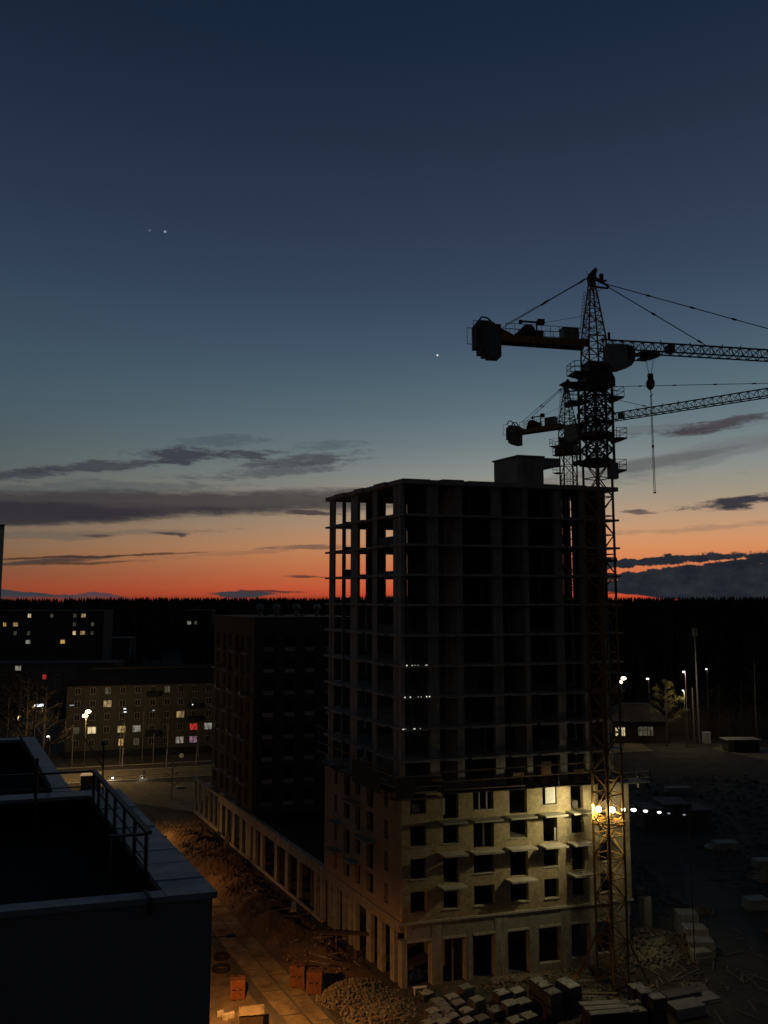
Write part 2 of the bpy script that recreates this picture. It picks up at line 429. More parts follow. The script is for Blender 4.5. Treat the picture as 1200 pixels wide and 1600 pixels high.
streak(90, 835, 260, 8, -.05, (100, 92, 82), .6, 2.0)
streak(152, 835, 30, 3, .0, (70, 62, 60), .8, 1.2)
streak(265, 834, 34, 3.2, .02, (72, 62, 60), .95, 1.2)
streak(284, 837, 9, 3, 0, (72, 62, 60), .9, .6)
streak(140, 870, 210, 2.4, -.055, (66, 48, 40), .95, .7)
streak(60, 878, 130, 3.6, -.09, (78, 62, 56), 1, 1.0)
streak(120, 879, 120, 2.6, -.05, (84, 58, 44), .9, .8)
streak(370, 866, 200, 4, -.06, (140, 100, 78), .5)
streak(490, 855, 90, 4.5, -.05, (112, 86, 72), .8)
streak(475, 901, 40, 2.6, .03, (96, 58, 48), .95, 1.2)
streak(380, 929, 56, 4.5, 0, (60, 56, 62), 1, .9, .4)
streak(432, 925, 70, 2.4, -.01, (86, 50, 46), .95, 1.0)
streak(1095, 667, 95, 11, -.06, (66, 60, 66), .95, 2.6)
streak(1150, 658, 80, 6, -.06, (74, 72, 78), .8, 2.2)
streak(1000, 672, 90, 7, -.02, (96, 98, 102), .5)
streak(1110, 708, 330, 17, -.16, (104, 106, 108), .6, 1.4, 1.0)
streak(1000, 727, 190, 9, -.12, (94, 93, 94), .65, 1.4)
streak(1165, 784, 110, 10, -.04, (58, 56, 62), 1, 2.4)
streak(1000, 800, 34, 3.4, 0, (88, 78, 76), .9, 1.6)
streak(1100, 826, 220, 5, -.05, (150, 120, 98), .5)
# low cumulus bank to the right, with glowing rifts
aL, eT = azel(960, 873); aR, eT2 = azel(1200, 858)
top = (AZ - aL) * ((eT2 - eT) / (aR - aL)) + eT
N4 = noise(AZ * .42, EL * .55, 1.0, 7, .62, 5.5) - .5
bank = smooth(top - EL + N4 * 1.9, 0.0, .14) * smooth(AZ, 13.0, 14.5)
rift = smooth(N3 * 2.3 + .55 - X.mk('ABSOLUTE', EL - (1.8 + (AZ - 16.5) * .085)) * 2.3 - (AZ - 16.5) * .035, .12, .34)
low = smooth(EL + (AZ - 15.2) * .11 + N4 * .35, .48, .38)
rift2 = smooth(N3 * 2.6 + .34 - X.mk('ABSOLUTE', EL - (1.15 + (AZ - 16.5) * .02)) * 2.6 - X.mk('ABSOLUTE', AZ - 15.6) * .16, .1, .3)
rift3 = smooth(N3 * 2.8 + .2 - X.mk('ABSOLUTE', EL - 2.2) * 2.2 - X.mk('ABSOLUTE', AZ - 25.2) * .12, .1, .3)
bank = bank * (1 - rift * .95) * (1 - rift2 * .8) * (1 - rift3 * .7) * (1 - low)
nb = smooth(N3, -.25, .3)
kb = wn.new('ShaderNodeMix'); kb.data_type = 'RGBA'; wl.new(nb.o, kb.inputs[0]); kb.inputs[6].default_value = (*lin((29, 32, 40)), 1); kb.inputs[7].default_value = (*lin((45, 47, 55)), 1)
sky = mixcol(sky, kb.outputs[2], bank)
# low grey heads over the far left forest
b2 = smooth((.58 - X.mk('ABSOLUTE', (AZ + 26.6) / 4.6) * .5) + N4 * .5 - EL, .0, .08) * smooth(EL, -.3, .1)
sky = mixcol(sky, (56, 58, 65), b2)
b3 = smooth(EL, -.3, .1) * smooth(.42 - X.mk('ABSOLUTE', (AZ + 20.6) / 1.9) * .4 + N4 * .5 - EL, .0, .08)
sky = mixcol(sky, (70, 62, 70), b3 * .9)
# evening star and two faint dots
def star(px, py, r, col, a):
    d = Vec(ray(px, py)).normalized()
    vm = wn.new('ShaderNodeVectorMath'); vm.operation = 'DOT_PRODUCT'; wl.new(tc.outputs['Generated'], vm.inputs[0]); vm.inputs[1].default_value = d
    global sky
    k = cos(R(r)); sky = mixcol(sky, col, smooth(X(vm.outputs['Value']), 1 - (1 - k) * 1.6, 1 - (1 - k) * .3, 0, a))
star(683.5, 555, .06, (250, 250, 240), 1)
star(258, 362, .08, (150, 165, 175), .9); star(234, 360, .07, (90, 105, 120), .8)  # the two faint dots
bg = wn.new('ShaderNodeBackground'); bg.inputs['Strength'].default_value = 1.0; wl.new(sky, bg.inputs['Color'])
wo = wn.new('ShaderNodeOutputWorld'); wl.new(bg.outputs[0], wo.inputs['Surface'])
W.cycles.sampling_method = 'MANUAL'; W.cycles.sample_map_resolution = 512

# ================================================================== SETTING
def structure(name, mb, m, fix=True): return tag(mb.build(name, m, fix=fix), kind='structure')
g = MB(); g.quad((-3000, -300, 0), (3000, -300, 0), (3000, 4000, 0), (-3000, 4000, 0))
structure('ground', g, M['dirt'])
# far forest hill
hl = MB(); nx, ny = 40, 14
def hill_z(x, y):
    return max(0.0, min(1.0, (y - 250) / 420)) ** 1.2 * (13.5 + 1.6 * sin(x * .006 + 1) + .8 * sin(x * .021))
for j in range(ny):
    for i in range(nx):
        q = []
        for a, b in ((i, j), (i + 1, j), (i + 1, j + 1), (i, j + 1)):
            y = 235 + 900 * b / ny; x = (-1 + 2 * a / nx) * (y * .75 + 60); q.append((x, y, .05 + hill_z(x, y)))
        hl.quad(*q)
structure('hill', hl, M['grass_far'])

# site road of precast slabs
base = MB(); base.quad(P(-14, -13.2, .02), P(-14, -8.0, .02), P(66, -8.0, .02), P(66, -13.2, .02)); structure('road', base, M['asphalt'])
slabs = []
rs = MB()
for row, (va, vb, off) in enumerate(((-12.15, -10.22, 1.6), (-10.12, -8.45, 0))):
    u = -13 + off
    while u < 64:
        du = 4.75 + random.uniform(-.1, .1); j = lambda: random.uniform(-.07, .07)
        z = .04 + random.uniform(0, .04); t = [random.uniform(-.02, .02) for _ in range(4)]
        pts = [P(u + .1 + j(), va + .05 + j()), P(u + .1 + j(), vb - .05 + j()), P(u + du - .1 + j(), vb - .05 + j()), P(u + du - .1 + j(), va + .05 + j())]
        rs.hexa([p + Vec((0, 0, -.05)) for p in pts] + [p + Vec((0, 0, z + t[i])) for i, p in enumerate(pts)])
        u += du
structure('road_slabs', rs, M['roadslab'])
vg = MB(); vg.quad(P(-14, -19, .012), P(-14, -13.2, .012), P(66, -13.2, .012), P(66, -19, .012)); structure('verge', vg, M['verge'])  # ground beside the road, paler than the open dirt
# churned earth between road and arcade, one uneven sheet
def mound(name, u0, u1, v0, v1, nu, nv, hf, m, z0=.03):
    mb = MB()
    vv = {}
    for i in range(nu + 1):
        for k in range(nv + 1):
            a, b = i / nu, k / nv
            e = min(1, 6 * a, 6 * (1 - a), 6 * b, 6 * (1 - b))
            vv[i, k] = P(u0 + (u1 - u0) * a + random.uniform(-.1, .1), v0 + (v1 - v0) * b + random.uniform(-.08, .08), z0 + max(0, hf(u0 + (u1 - u0) * a, v0 + (v1 - v0) * b)) * e)
    for i in range(nu):
        for k in range(nv): mb.quad(vv[i, k], vv[i, k + 1], vv[i + 1, k + 1], vv[i + 1, k])
    return structure(name, mb, m)
def bumpy(u, v):
    h = .28 + .2 * sin(u * .9 + v * 1.3) + .16 * sin(u * 2.1 - v * .7) + random.uniform(-.1, .1)
    for cu, cv, r, hh in ((15.5, -6.2, 3.6, 1.7), (22, -5.0, 4.2, 1.2), (30, -5.5, 5, 1.0), (6.5, -4.6, 3.5, 1.4), (10, -3.5, 3, 1.1), (40, -4.5, 6, 1.1), (53, -4.5, 6, .9)):
        d = ((u - cu) ** 2 + ((v - cv) * 1.2) ** 2) / r ** 2
        if d < 1: h += hh * (1 - d) ** 1.3
    return h
mound('earth_bank', 2.5, 64, -8.3, -.9, 190, 26, bumpy, M['mud'])
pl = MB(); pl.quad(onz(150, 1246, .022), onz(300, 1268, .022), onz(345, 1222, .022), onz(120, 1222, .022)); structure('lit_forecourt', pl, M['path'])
# concrete site road on the right, street and kerbs behind
rr = MB(); rr.quad((27, 66, .03), (33.5, 66, .03), (47, 110, .03), (40.5, 110, .03)); structure('site_track', rr, M['asphalt'])
st = MB(); L0 = Vec((-120, 141, 0)); st.quad(*[L0 + V * a + Vec((0, b, .03)) for a, b in ((0, 0), (190, 0), (190, 9), (0, 9))]); structure('street', st, M['path'])
for b, h in ((-.6, .14), (9.2, .16), (14.5, .12)):
    k = MB(); k.frame(L0 + Vec((0, b, 0)), V, Vec((0, 1, 0)), 0, 190, 0, .5, 0, h); structure('kerb', k, M['kerb'])
pv = MB(); pv.quad(*[L0 + V * a + Vec((0, b, .02)) for a, b in ((0, 9.8), (190, 9.8), (190, 14.4), (0, 14.4))]); structure('pavement', pv, M['asphalt'])
def lumpy(name, x0, x1, y0, y1, nx_, ny_, m, amp, seed):
    rn = random.Random(seed); mb = MB(); vv = {}
    for i in range(nx_ + 1):
        for k in range(ny_ + 1):
            a, b = i / nx_, k / ny_; e = min(1, 7 * a, 7 * (1 - a), 7 * b, 7 * (1 - b)); x = x0 + (x1 - x0) * a; y = y0 + (y1 - y0) * b
            h = max(0, .4 + .3 * sin(x * .23 + 2.3 * sin(y * .13)) * cos(y * .17 + x * .09) + rn.uniform(-.35, .35) + (rn.random() < .03) * 1.2) * amp
            rut = abs((x - 34 - (y - 66) * .305) % 9.0 - 4.5) ; h *= .35 if rut < .6 else 1
            vv[i, k] = (x + rn.uniform(-.15, .15), y + rn.uniform(-.15, .15), .015 + h * e)
    for i in range(nx_):
        for k in range(ny_): mb.quad(vv[i, k], vv[i + 1, k], vv[i + 1, k + 1], vv[i, k + 1])
    return structure(name, mb, m)
lumpy('yard_ground', 41.5, 84, 70, 170, 80, 150, M['dirt'], .38, 3)
lumpy('yard_ground', 27.5, 36.5, 88, 160, 22, 110, M['dirt'], .38, 4)
fp = MB(); fp.quad((79, 190, .04), (90, 168, .04), (97, 180, .04), (88, 200, .04)); structure('path', fp, M['path'])

# ================================================================== TOWER
F = [0, 5.75] + [5.75 + 3 * k for k in range(1, 14)] + [48.0]     # floor levels; F[5] = 17.75 top of brickwork
UN, VN = 17.0, 24.4
tower = thing('unfinished_tower', 'unfinished concrete tower block, open frame above lamplit ochre brick floors', 'building', P(0, 0))
WIN = [(.85, 2.46), (4.15, 5.75), (7.28, 9.43), (11.1, 13.0), (14.7, 16.25), (17.8, 19.2), (20.9, 22.5)]
TALL = {1: (), 2: (1, 3, 5), 3: (2, 4, 6), 4: (1, 3, 5)}
ops = []
for k in range(1, 5):
    for i, (a, b) in enumerate(WIN):
        ops.append((a, b, F[k] + (.28 if i in TALL[k] else .93), F[k] + 2.78))
w = MB(); wall(w, P(0, 0), V, U * .4, 0, VN, F[1] + .1, F[5], ops); w.build('brick_wall', M['brick_v'], tower)
LW = [(2.64, 3.4), (5.6, 7.0), (8.4, 9.5), (10.8, 12.2), (13.8, 14.5)]
LT = {1: (), 2: (1, 3), 3: (2,), 4: (1, 3)}
lo = []
for k in range(1, 5):
    for i, (a, b) in enumerate(LW): lo.append((a, b, F[k] + (.28 if i in LT[k] else .93), F[k] + 2.78))
w = MB(); wall(w, P(0, 0), U, V * .4, .4, UN, F[1] + .1, F[5], lo); w.build('brick_wall', M['brick_u'], tower)
w = MB(); wall(w, P(0, VN), U, V * -.4, .4, UN, F[1] + .1, F[5], [(3, 4.6, F[k] + .9, F[k] + 2.7) for k in range(1, 5)]); w.build('brick_wall', M['brick_u'], tower)
w = MB(); w.uv(UN - .4, UN, .4, VN - .4, F[1] + .1, F[5]); w.build('rear_wall', M['brick_v'], tower)
# sills under the lamplit windows, on the lit side
for k in range(1, 5):
    for i, (a, b) in enumerate(WIN):
        if i in TALL[k]: continue
        s = MB(); s.uv(-.09, .2, a - .08, b + .08, F[k] + .86, F[k] + .926); s.build('window_sill', M['pale'], tower)
# projecting balcony slabs
for k, cols in ((2, (1, 3, 5)), (3, (1, 2, 3, 4, 5)), (4, (1, 2, 3, 4, 5, 6))):
    for i in cols:
        a, b = WIN[i]; z = F[k] + .02 + random.uniform(-.03, .03)
        s = MB(); s.uv(-1.15 - random.uniform(0, .15), .1, a - .6, b + .28, z, z + .17); s.build('balcony_slab', M['pale'], tower)
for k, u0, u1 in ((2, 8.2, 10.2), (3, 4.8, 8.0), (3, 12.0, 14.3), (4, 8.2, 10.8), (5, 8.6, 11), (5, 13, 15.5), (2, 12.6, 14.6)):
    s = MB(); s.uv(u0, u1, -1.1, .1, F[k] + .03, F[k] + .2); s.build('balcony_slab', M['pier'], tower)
# a few frames and boards already standing in the openings
def inwin(k, i, ua, ub, za, zb, m, name, x0=0, x1=1):
    a, b = WIN[i]; s = MB(); s.uv(ua, ub, a + (b - a) * x0, a + (b - a) * x1, F[k] + za, F[k] + zb); s.build(name, m, tower)
inwin(4, 4, .15, .22, 1.0, 2.72, M['white'], 'window_frame', .28, .98)
inwin(4, 0, .5, .6, .95, 1.75, M['pale'], 'board', .28, .75)
inwin(4, 1, .3, .38, .6, 2.2, M['slab'], 'board', .05, .25)
for q in (.3, .66): inwin(4, 2, .1, .18, .95, 2.7, M['wframe'], 'window_frame', q, q + .06)
inwin(3, 2, .6, .7, .3, 2.7, M['white'], 'window_frame', .62, .72)
inwin(3, 4, .12, .2, .35, 1.6, M['wframe'], 'window_frame', .84, .96)
inwin(4, 5, .3, 1.0, .28, 1.05, M['sheet'], 'board', .3, .72)
# cornice and masonry band over the shop floor
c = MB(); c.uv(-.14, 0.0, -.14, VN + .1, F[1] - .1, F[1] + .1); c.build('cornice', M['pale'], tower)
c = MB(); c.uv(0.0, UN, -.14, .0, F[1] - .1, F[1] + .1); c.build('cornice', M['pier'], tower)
c = MB(); c.uv(.02, .5, .5, VN - .2, 4.2, F[1] - .1); c.build('masonry_band', M['block_v'], tower)
c = MB(); c.uv(.5, UN, .02, .5, 4.75, F[1] - .1); c.build('masonry_band', M['block_u'], tower)
PR = [(-.02, .5), (2.95, 4.0), (6.4, 7.1), (9.4, 10.7), (13.0, 14.0), (16.4, 17.5), (19.5, 20.2), (22.2, 24.0)]
for i, (a, b) in enumerate(PR):
    s = MB(); s.uv(-.03 if i % 2 else .0, .7, max(a, -.02), b, 0, 4.2 if not i % 2 else F[1] - .12); s.build('pier', M['pier'], tower)
for (a0, a), (b, b0) in zip(PR[:-1], PR[1:]):
    s = MB(); s.uv(-.05, .45, a + .004, b - .004, 3.98, 4.198); s.build('lintel', M['pale'], tower)
for i in (4, 5, 6):
    a, b = PR[i][1], PR[i + 1][0]; s = MB(); s.uv(.02, .5, a, b, 0, .62 + .12 * (i - 4)); s.build('low_wall', M['block_v'], tower)
s = MB(); s.uv(.3, .42, 5.1, 5.28, 0, 3.97); s.build('prop', M['wood'], tower)
PL = [(1.44, 2.25), (3.74, 4.76), (6.0, 7.05), (9.09, 9.86), (10.44, 11.03), (11.63, 12.43), (13.67, 14.72), (15.28, 16.02)]
for a, b in PL:
    s = MB(); s.uv(a, b, .0, .36, 0, 4.75); s.build('pier', M['pier'], tower)
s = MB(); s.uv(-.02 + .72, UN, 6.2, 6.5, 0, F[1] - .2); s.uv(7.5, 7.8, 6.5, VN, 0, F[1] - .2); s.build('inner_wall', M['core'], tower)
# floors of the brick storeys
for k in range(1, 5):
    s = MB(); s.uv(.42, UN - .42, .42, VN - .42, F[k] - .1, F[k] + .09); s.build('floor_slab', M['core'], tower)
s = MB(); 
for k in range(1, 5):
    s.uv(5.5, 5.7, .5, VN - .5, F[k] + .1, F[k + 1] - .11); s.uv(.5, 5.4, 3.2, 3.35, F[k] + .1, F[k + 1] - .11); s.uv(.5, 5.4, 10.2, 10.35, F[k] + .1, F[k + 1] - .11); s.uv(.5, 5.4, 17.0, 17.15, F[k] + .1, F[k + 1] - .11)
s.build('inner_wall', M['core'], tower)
# open frame: slabs with stepped bay edges
for k in range(5, 16):
    s = MB(); z1 = F[k] + (.25 if k == 15 else .0); z0 = F[k] - .21
    s.uv(.0, UN + .45, .0, VN, z0, z1)
    if k > 5:
        for a, b in ((-.0, 2.9), (4.3, 6.3), (7.0, 10.0), (11.2, 13.6), (14.4, 17.0), (18.0, 20.3)):
            d = .28 + .12 * random.random(); s.uv(-d, .0, a, b, z0, z1)
        for a, b in ((2.6, 5.0), (7.5, 9.5), (12, 14.5)): s.uv(a, b, -.35, .0, z0, z1)
    s.build('floor_slab', M['slab'], tower)
zt = F[15] - .2
def frame_column(u0, u1, v0, v1, z0=F[5], z1=zt): s = MB(); s.uv(u0, u1, v0, v1, z0, z1); s.build('column', M['concrete'], tower)
frame_column(.25, .8, .1, .5)
for a, b, wide in ((3.2, 4.2, 1), (6.05, 6.8, 0), (10.1, 11.1, 1), (13.5, 14.1, 0), (17.15, 17.95, 1), (20.1, 20.6, 0), (22.4, 22.85, 1)):
    frame_column(.5, .9 if wide or a > 20 else 2.6, a, b)
for a, b in ((1.4, 2.25), (5.6, 6.6), (9.95, 11.6), (15.75, 17.05)): frame_column(a, b, .35, .52)
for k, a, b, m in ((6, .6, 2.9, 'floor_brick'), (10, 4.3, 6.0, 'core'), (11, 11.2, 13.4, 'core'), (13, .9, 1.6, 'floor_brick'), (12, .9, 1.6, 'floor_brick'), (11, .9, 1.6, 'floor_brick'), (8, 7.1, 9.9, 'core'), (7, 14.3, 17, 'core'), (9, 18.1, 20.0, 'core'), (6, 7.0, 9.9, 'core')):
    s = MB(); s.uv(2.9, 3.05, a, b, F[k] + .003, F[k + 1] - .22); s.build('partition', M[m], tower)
pr = random.Random(2)
for k in range(6, 15):
    for _ in range(3):
        v = pr.choice((1.4, 4.9, 5.6, 7.9, 9.1, 11.9, 12.8, 15.3, 16.2, 18.7, 19.5)) + pr.uniform(-.2, .2); u = pr.uniform(.2, 2.2)
        s = MB(); s.bar(P(u, v, F[k]), P(u, v, F[k + 1] - .21), .07); s.build('prop', M['steel'], tower)
# rear and end infill walls leaving narrow gaps
for a, b in ((.3, .86), (1.72, 2.08), (2.9, 3.8), (4.6, 6.98), (8.1, 9.6), (9.75, VN - .75)):
    s = MB(); s.uv(16.45, 16.7, a, b, F[5] + .01, zt); s.build('infill_wall', M['concrete'], tower)
for a, b in ((1.35, 6.38), (6.75, 7.85), (8.2, 16.4)):
    s = MB(); s.uv(a, b, 23.7, 23.9, F[5] + .01, zt); s.build('infill_wall', M['concrete'], tower)
s = MB(); s.uv(7, 12, 11, 17, F[5] + .01, zt); s.build('lift_core', M['core'], tower)
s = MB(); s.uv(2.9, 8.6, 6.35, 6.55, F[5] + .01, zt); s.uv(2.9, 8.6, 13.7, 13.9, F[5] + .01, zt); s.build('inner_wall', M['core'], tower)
# upstands closing part of the gaps on some floors
for k in range(6, 15):
    for a, b in ((2.08, 2.9), (6.98, 8.1), (3.8, 4.6)):
        h = {2.08: .62, 6.98: .35, 3.8: .25}[a] * (1.0 if k % 3 else 1.5)
        s = MB(); s.uv(16.5, 16.65, a + .003, b - .003, F[k] + .004, F[k] + h); s.build('upstand', M['core'], tower)
    s = MB(); s.uv(2.35, 5.5, .45, .6, F[k] + .004, F[k] + (.35, .9, .15)[k % 3]); s.build('upstand', M['core'], tower)
s = MB(); s.uv(.3, 1.3, 4.6, 6.9, F[15] + .25, F[15] + .42); s.build('roof_kerb', M['slab'], tower)
# lift machine room with canopy
s = MB(); s.uv(6, 10.4, 17.0, 20.1, F[15] + .25, 52.25); s.build('machine_room', M['concrete'], tower)
s = MB(); s.uv(5.85, 10.55, 16.85, 20.2, 52.25, 52.42); s.uv(6.3, 10.2, 20.2, 22.4, 51.35, 52.3); s.build('machine_room_roof', M['slab'], tower)
# loose material standing at the edges of the upper floors
for k, v, dv, h in ((6, 15.2, 1.1, 1.0), (12, 9.2, .8, .55), (10, 8.0, .7, .4), (9, 13.0, .9, .6)):
    s = MB(); s.uv(.9, 1.8, v, v + dv, F[k] + .004, F[k] + h)
    tag(s.build('block_stack', M['greyblock']), {6: 'grey block stack at the open edge of the lowest frame floor', 12: 'grey block stack alone on a high open frame floor', 10: 'small grey block stack on a middle open frame floor', 9: 'grey block stack two floors above the timber walkway'}[k], 'blocks', 'material left on the open floors')
for v, lab in ((3.1, 'tan brick pack behind the walkway near the tower corner'), (11.6, 'tan brick pack behind the walkway rails at mid front'), (14.6, 'larger tan brick pack above the walkway rails'), (18.3, 'tan brick pack behind the walkway nearest the crane mast')):
    t = thing('brick_pack', lab, 'brick pack', P(.5, v, F[5]), 'brick packs on the walkway floor')
    s = MB(); s.uv(.05, 1.0, v, v + 1.15, F[5] + .15, F[5] + 1.2 + .9 * (v == 14.6)); s.build('bricks', M['floor_brick'], t)
    s = MB(); [s.uv(.05 + q, .2 + q, v - .03, v + 1.18, F[5] + .01, F[5] + .14) for q in (0, .4, .8)]; s.build('pallet', M['wood'], t)

# ---------------------------------------------------------------- walkways round the brick top
def walkway(name, label, u0, u1, v0, v1, z, rails, cloth=None, posts=()):
    t = thing(name, label, 'scaffold', P(u0, v0, z), 'scaffold platforms round the tower')
    s = MB(); n = max(2, int(max(abs(v1 - v0), abs(u1 - u0)) / 3.9)); 
    if v1 - v0 > abs(u1 - u0):
        for i in range(n): a = v0 + (v1 - v0) * i / n; s.uv(u0, u1, a + .02, a + (v1 - v0) / n + .15, z - .09 - .03 * (i % 2), z - .02 - .03 * (i % 2))
    else:
        for i in range(n): a = u0 + (u1 - u0) * i / n; s.uv(a + .02, a + (u1 - u0) / n - .02, v0, v1, z - .09, z - .02)
    s.build('deck', M['wood_dark'], t)
    for a, b in rails: s = MB(); s.bar(a, b, .07, .12); s.build('guard_rail', M['wood'], t)
    for q in posts: s = MB(); s.bar(q, q + Vec((0, 0, 2.2)), .06); s.build('post', M['steel'], t)
    if cloth:
        s = MB(); s.quad(*cloth); s.build('debris_cloth', M['net'], t)
    return t
walkway('timber_walkway', 'long timber walkway with two pale rails above the lit brick front', -1.3, -.1, 3.6, 21.8, 17.75,
        [(P(-1.25, 3.4, 18.8), P(-1.25, 19.6, 18.9)), (P(-1.25, 3.4, 19.72), P(-1.25, 19.6, 19.85)), (P(-1.25, 3.6, 18.05), P(-1.25, 12, 17.98))], posts=[P(-1.25, v, 17.6) for v in (3.6, 7.6, 11.6, 15.6, 19.4)])
t = walkway('corner_scaffold', 'caged scaffold wrapped round the near corner of the tower', -1.3, -.1, -1.3, 3.3, 17.4,
        [(P(-1.28, -1.2, z), P(-1.28, 3.3, z)) for z in (17.4, 18.5, 19.5)] + [(P(-1.2, -1.28, z), P(4, -1.28, z)) for z in (18.5, 19.5)])
for a in (-1.2, .2, 1.7, 3.25): s = MB(); s.bar(P(-1.28, a, 16.4), P(-1.28, a, 19.9), .06); s.build('post', M['steel'], t)
s = MB(); s.quad(P(-1.34, -1.3, 17.5), P(-1.34, .6, 17.5), P(-1.34, .6, 19.4), P(-1.34, -1.3, 19.4)); s.build('debris_cloth', M['net'], t)
t = walkway('side_scaffold', 'dark scaffold with sagging cloth along the shaded street side', .2, 16.5, -1.3, -.1, 17.9,
        [(P(.3, -1.28, 18.9), P(16, -1.28, 19.1)), (P(.3, -1.28, 19.9), P(16, -1.28, 20.1)), (P(9, -1.28, 21.5), P(16.5, -1.28, 21.8))])
for a in (3, 7, 11, 15.8): s = MB(); s.bar(P(a, -1.28, 17.2), P(a, -1.28, 22), .06); s.build('post', M['steel'], t)
s = MB(); s.quad(P(1.5, -1.34, 17.4), P(7.5, -1.34, 17.4), P(7.5, -1.34, 19.7), P(1.5, -1.34, 19.3)); s.build('debris_cloth', M['net'], t)
t = thing('loading_platform', 'small steel loading platform sticking out past the tower end', 'platform', P(-.6, 23, 17.6))
s = MB(); s.uv(-1.2, .6, 22.8, 25.9, 17.45, 17.55); s.build('deck', M['steel'], t)
s = MB()
for a, b in ((P(-1.2, 22.8), P(-1.2, 25.9)), (P(-1.2, 25.9), P(.6, 25.9))):
    for h in (18.0, 18.6): s.bar(a + Vec((0, 0, h)), b + Vec((0, 0, h)), .05)
    for q in (0, .5, 1): p = a.lerp(b, q); s.bar(p + Vec((0, 0, 17.55)), p + Vec((0, 0, 18.65)), .05)
s.build('guard_rail', M['steel'], t)
s = MB(); s.bar(P(-.6, 25.0, 16.9), P(-.6, 25.0, 18.0), .14); s.build('hook_post', M['white'], t)

# ---------------------------------------------------------------- arcade along the street
arc = thing('arcade_building', 'long low concrete arcade with open bays beside the earth bank', 'building', P(17, 0))
PA = [(17.26, 18.03), (18.95, 19.65), (23.8, 24.58), (27.4, 28.3), (30.9, 31.86), (35.9, 36.96), (38.6, 39.6), (40.6, 42.67), (44.1, 45.2), (47.4, 48.6), (50.6, 51.5), (53.2, 54.3)]
for a, b in PA: s = MB(); s.uv(a, b, .0, .36, 0, 4.75); s.build('pier', M['pier'], arc)
s = MB(); s.uv(17.01, 55, -.04, .5, 4.75, 5.95); s.build('parapet_beam', M['pier'], arc)
s = MB(); s.uv(17.02, 55, .502, 22, 5.1, 5.55); s.build('roof_slab', M['bitumen'], arc)
s = MB(); s.uv(17.02, 55, -.25, .0, 0, .28); s.build('plinth', M['pale'], arc)
s = MB(); s.uv(17.02, 55, 5.5, 5.7, 0, 5.1); s.build('rear_wall', M['core'], arc)
for a in (22, 33, 43): s = MB(); s.uv(a, a + .2, .7, 5.4, 0, 5.1); s.build('inner_wall', M['core'], arc)
s = MB()
for a in (55.3, 57.6, 60.2, 62.8, 65.6, 67.9): s.uv(a, a + .3, .1, .4, .0, 5.3)
s.uv(55.01, 68.4, .05, .45, 5.3, 5.72); s.uv(55.01, 68.4, .05, .5, 0, .5); s.build('end_frame', M['pier'], arc)
for z, a in ((5.55, 24), (5.55, 20)):
    s = MB(); s.box(P(a, 4.5, z + .3), (1.6, 1.1, .6), UZ, .1); tag(s.build('roof_bundle', M['rubble_dark']), 'heap of grey offcuts on the flat arcade roof, %s' % ('farther from the tower' if a == 24 else 'nearer the tower'), 'offcuts', 'offcuts on the arcade roof')

# ---------------------------------------------------------------- dark brick block behind
D0 = P(42.3, .7)
dk = thing('dark_brick_block', 'dark brick apartment block standing on the arcade, no window lit', 'building', D0)
s = MB(); s.uv(42.3, 61, .7, 17, 5.55, 33.2); s.build('wall', [M['dbrick_v']], dk)
s = MB(); s.uv(42.35, 61, .66, .70, 5.95, 33.2); s.build('street_wall', M['dbrick_u'], dk)
s = MB(); s.uv(42.2, 61.1, .55, 17.1, 33.2, 33.45); s.build('roof', M['roofdark'], dk)
for r_ in range(8):
    z = 28.6 - 3.12 * r_
    if z < 6: continue
    for a, b in ((2.0, 3.4), (5.1, 6.5), (8.1, 9.4), (11.2, 12.5)):
        s = MB(); s.uv(42.22, 42.5, a, b, z + .6, z + 2.1); s.build('window', M['dpane'], dk)
        s = MB(); s.uv(42.18, 42.5, a - .02, b + .04, z - .05, z + .52); s.build('sill_panel', M['sill'], dk)
    for q, a in enumerate((44.2, 47.1, 49.4, 52.6, 55.3, 58.6)):
        s = MB(); s.uv(a, a + 1.15, .6, .8, z - (.2 if (q + r_) % 3 else -.3), z + 2.0); s.build('window', M['dpane'], dk)
        if (q + r_) % 2 == 0: s = MB(); s.uv(a - .3, a + 1.5, -.1, .62, z - .55, z - .42); s.build('balcony_slab', M['sill'], dk)
        elif r_ > 1 and q % 2: s = MB(); s.uv(a + .2, a + .7, .3, .62, z - .6, z - .05); s.build('cooling_box', M['wframe'], dk)
for px in (406, 432, 463, 495):
    p = onY(px, 961, 122); t = MB()
    q = Vec((p.x, 122, 33.45))
    t.tube([q, q + Vec((0, 0, .5)), q + Vec((0, 0, .9))], .3, 8); t.ball(q + Vec((0, 0, 1.35)), .62, .95, 10, 6); t.tube([q + Vec((.6, -.2, .1)), q + Vec((1.4, -.2, .12))], .12, 6)
    t.build('roof_fan', M['crane_grey'], dk)

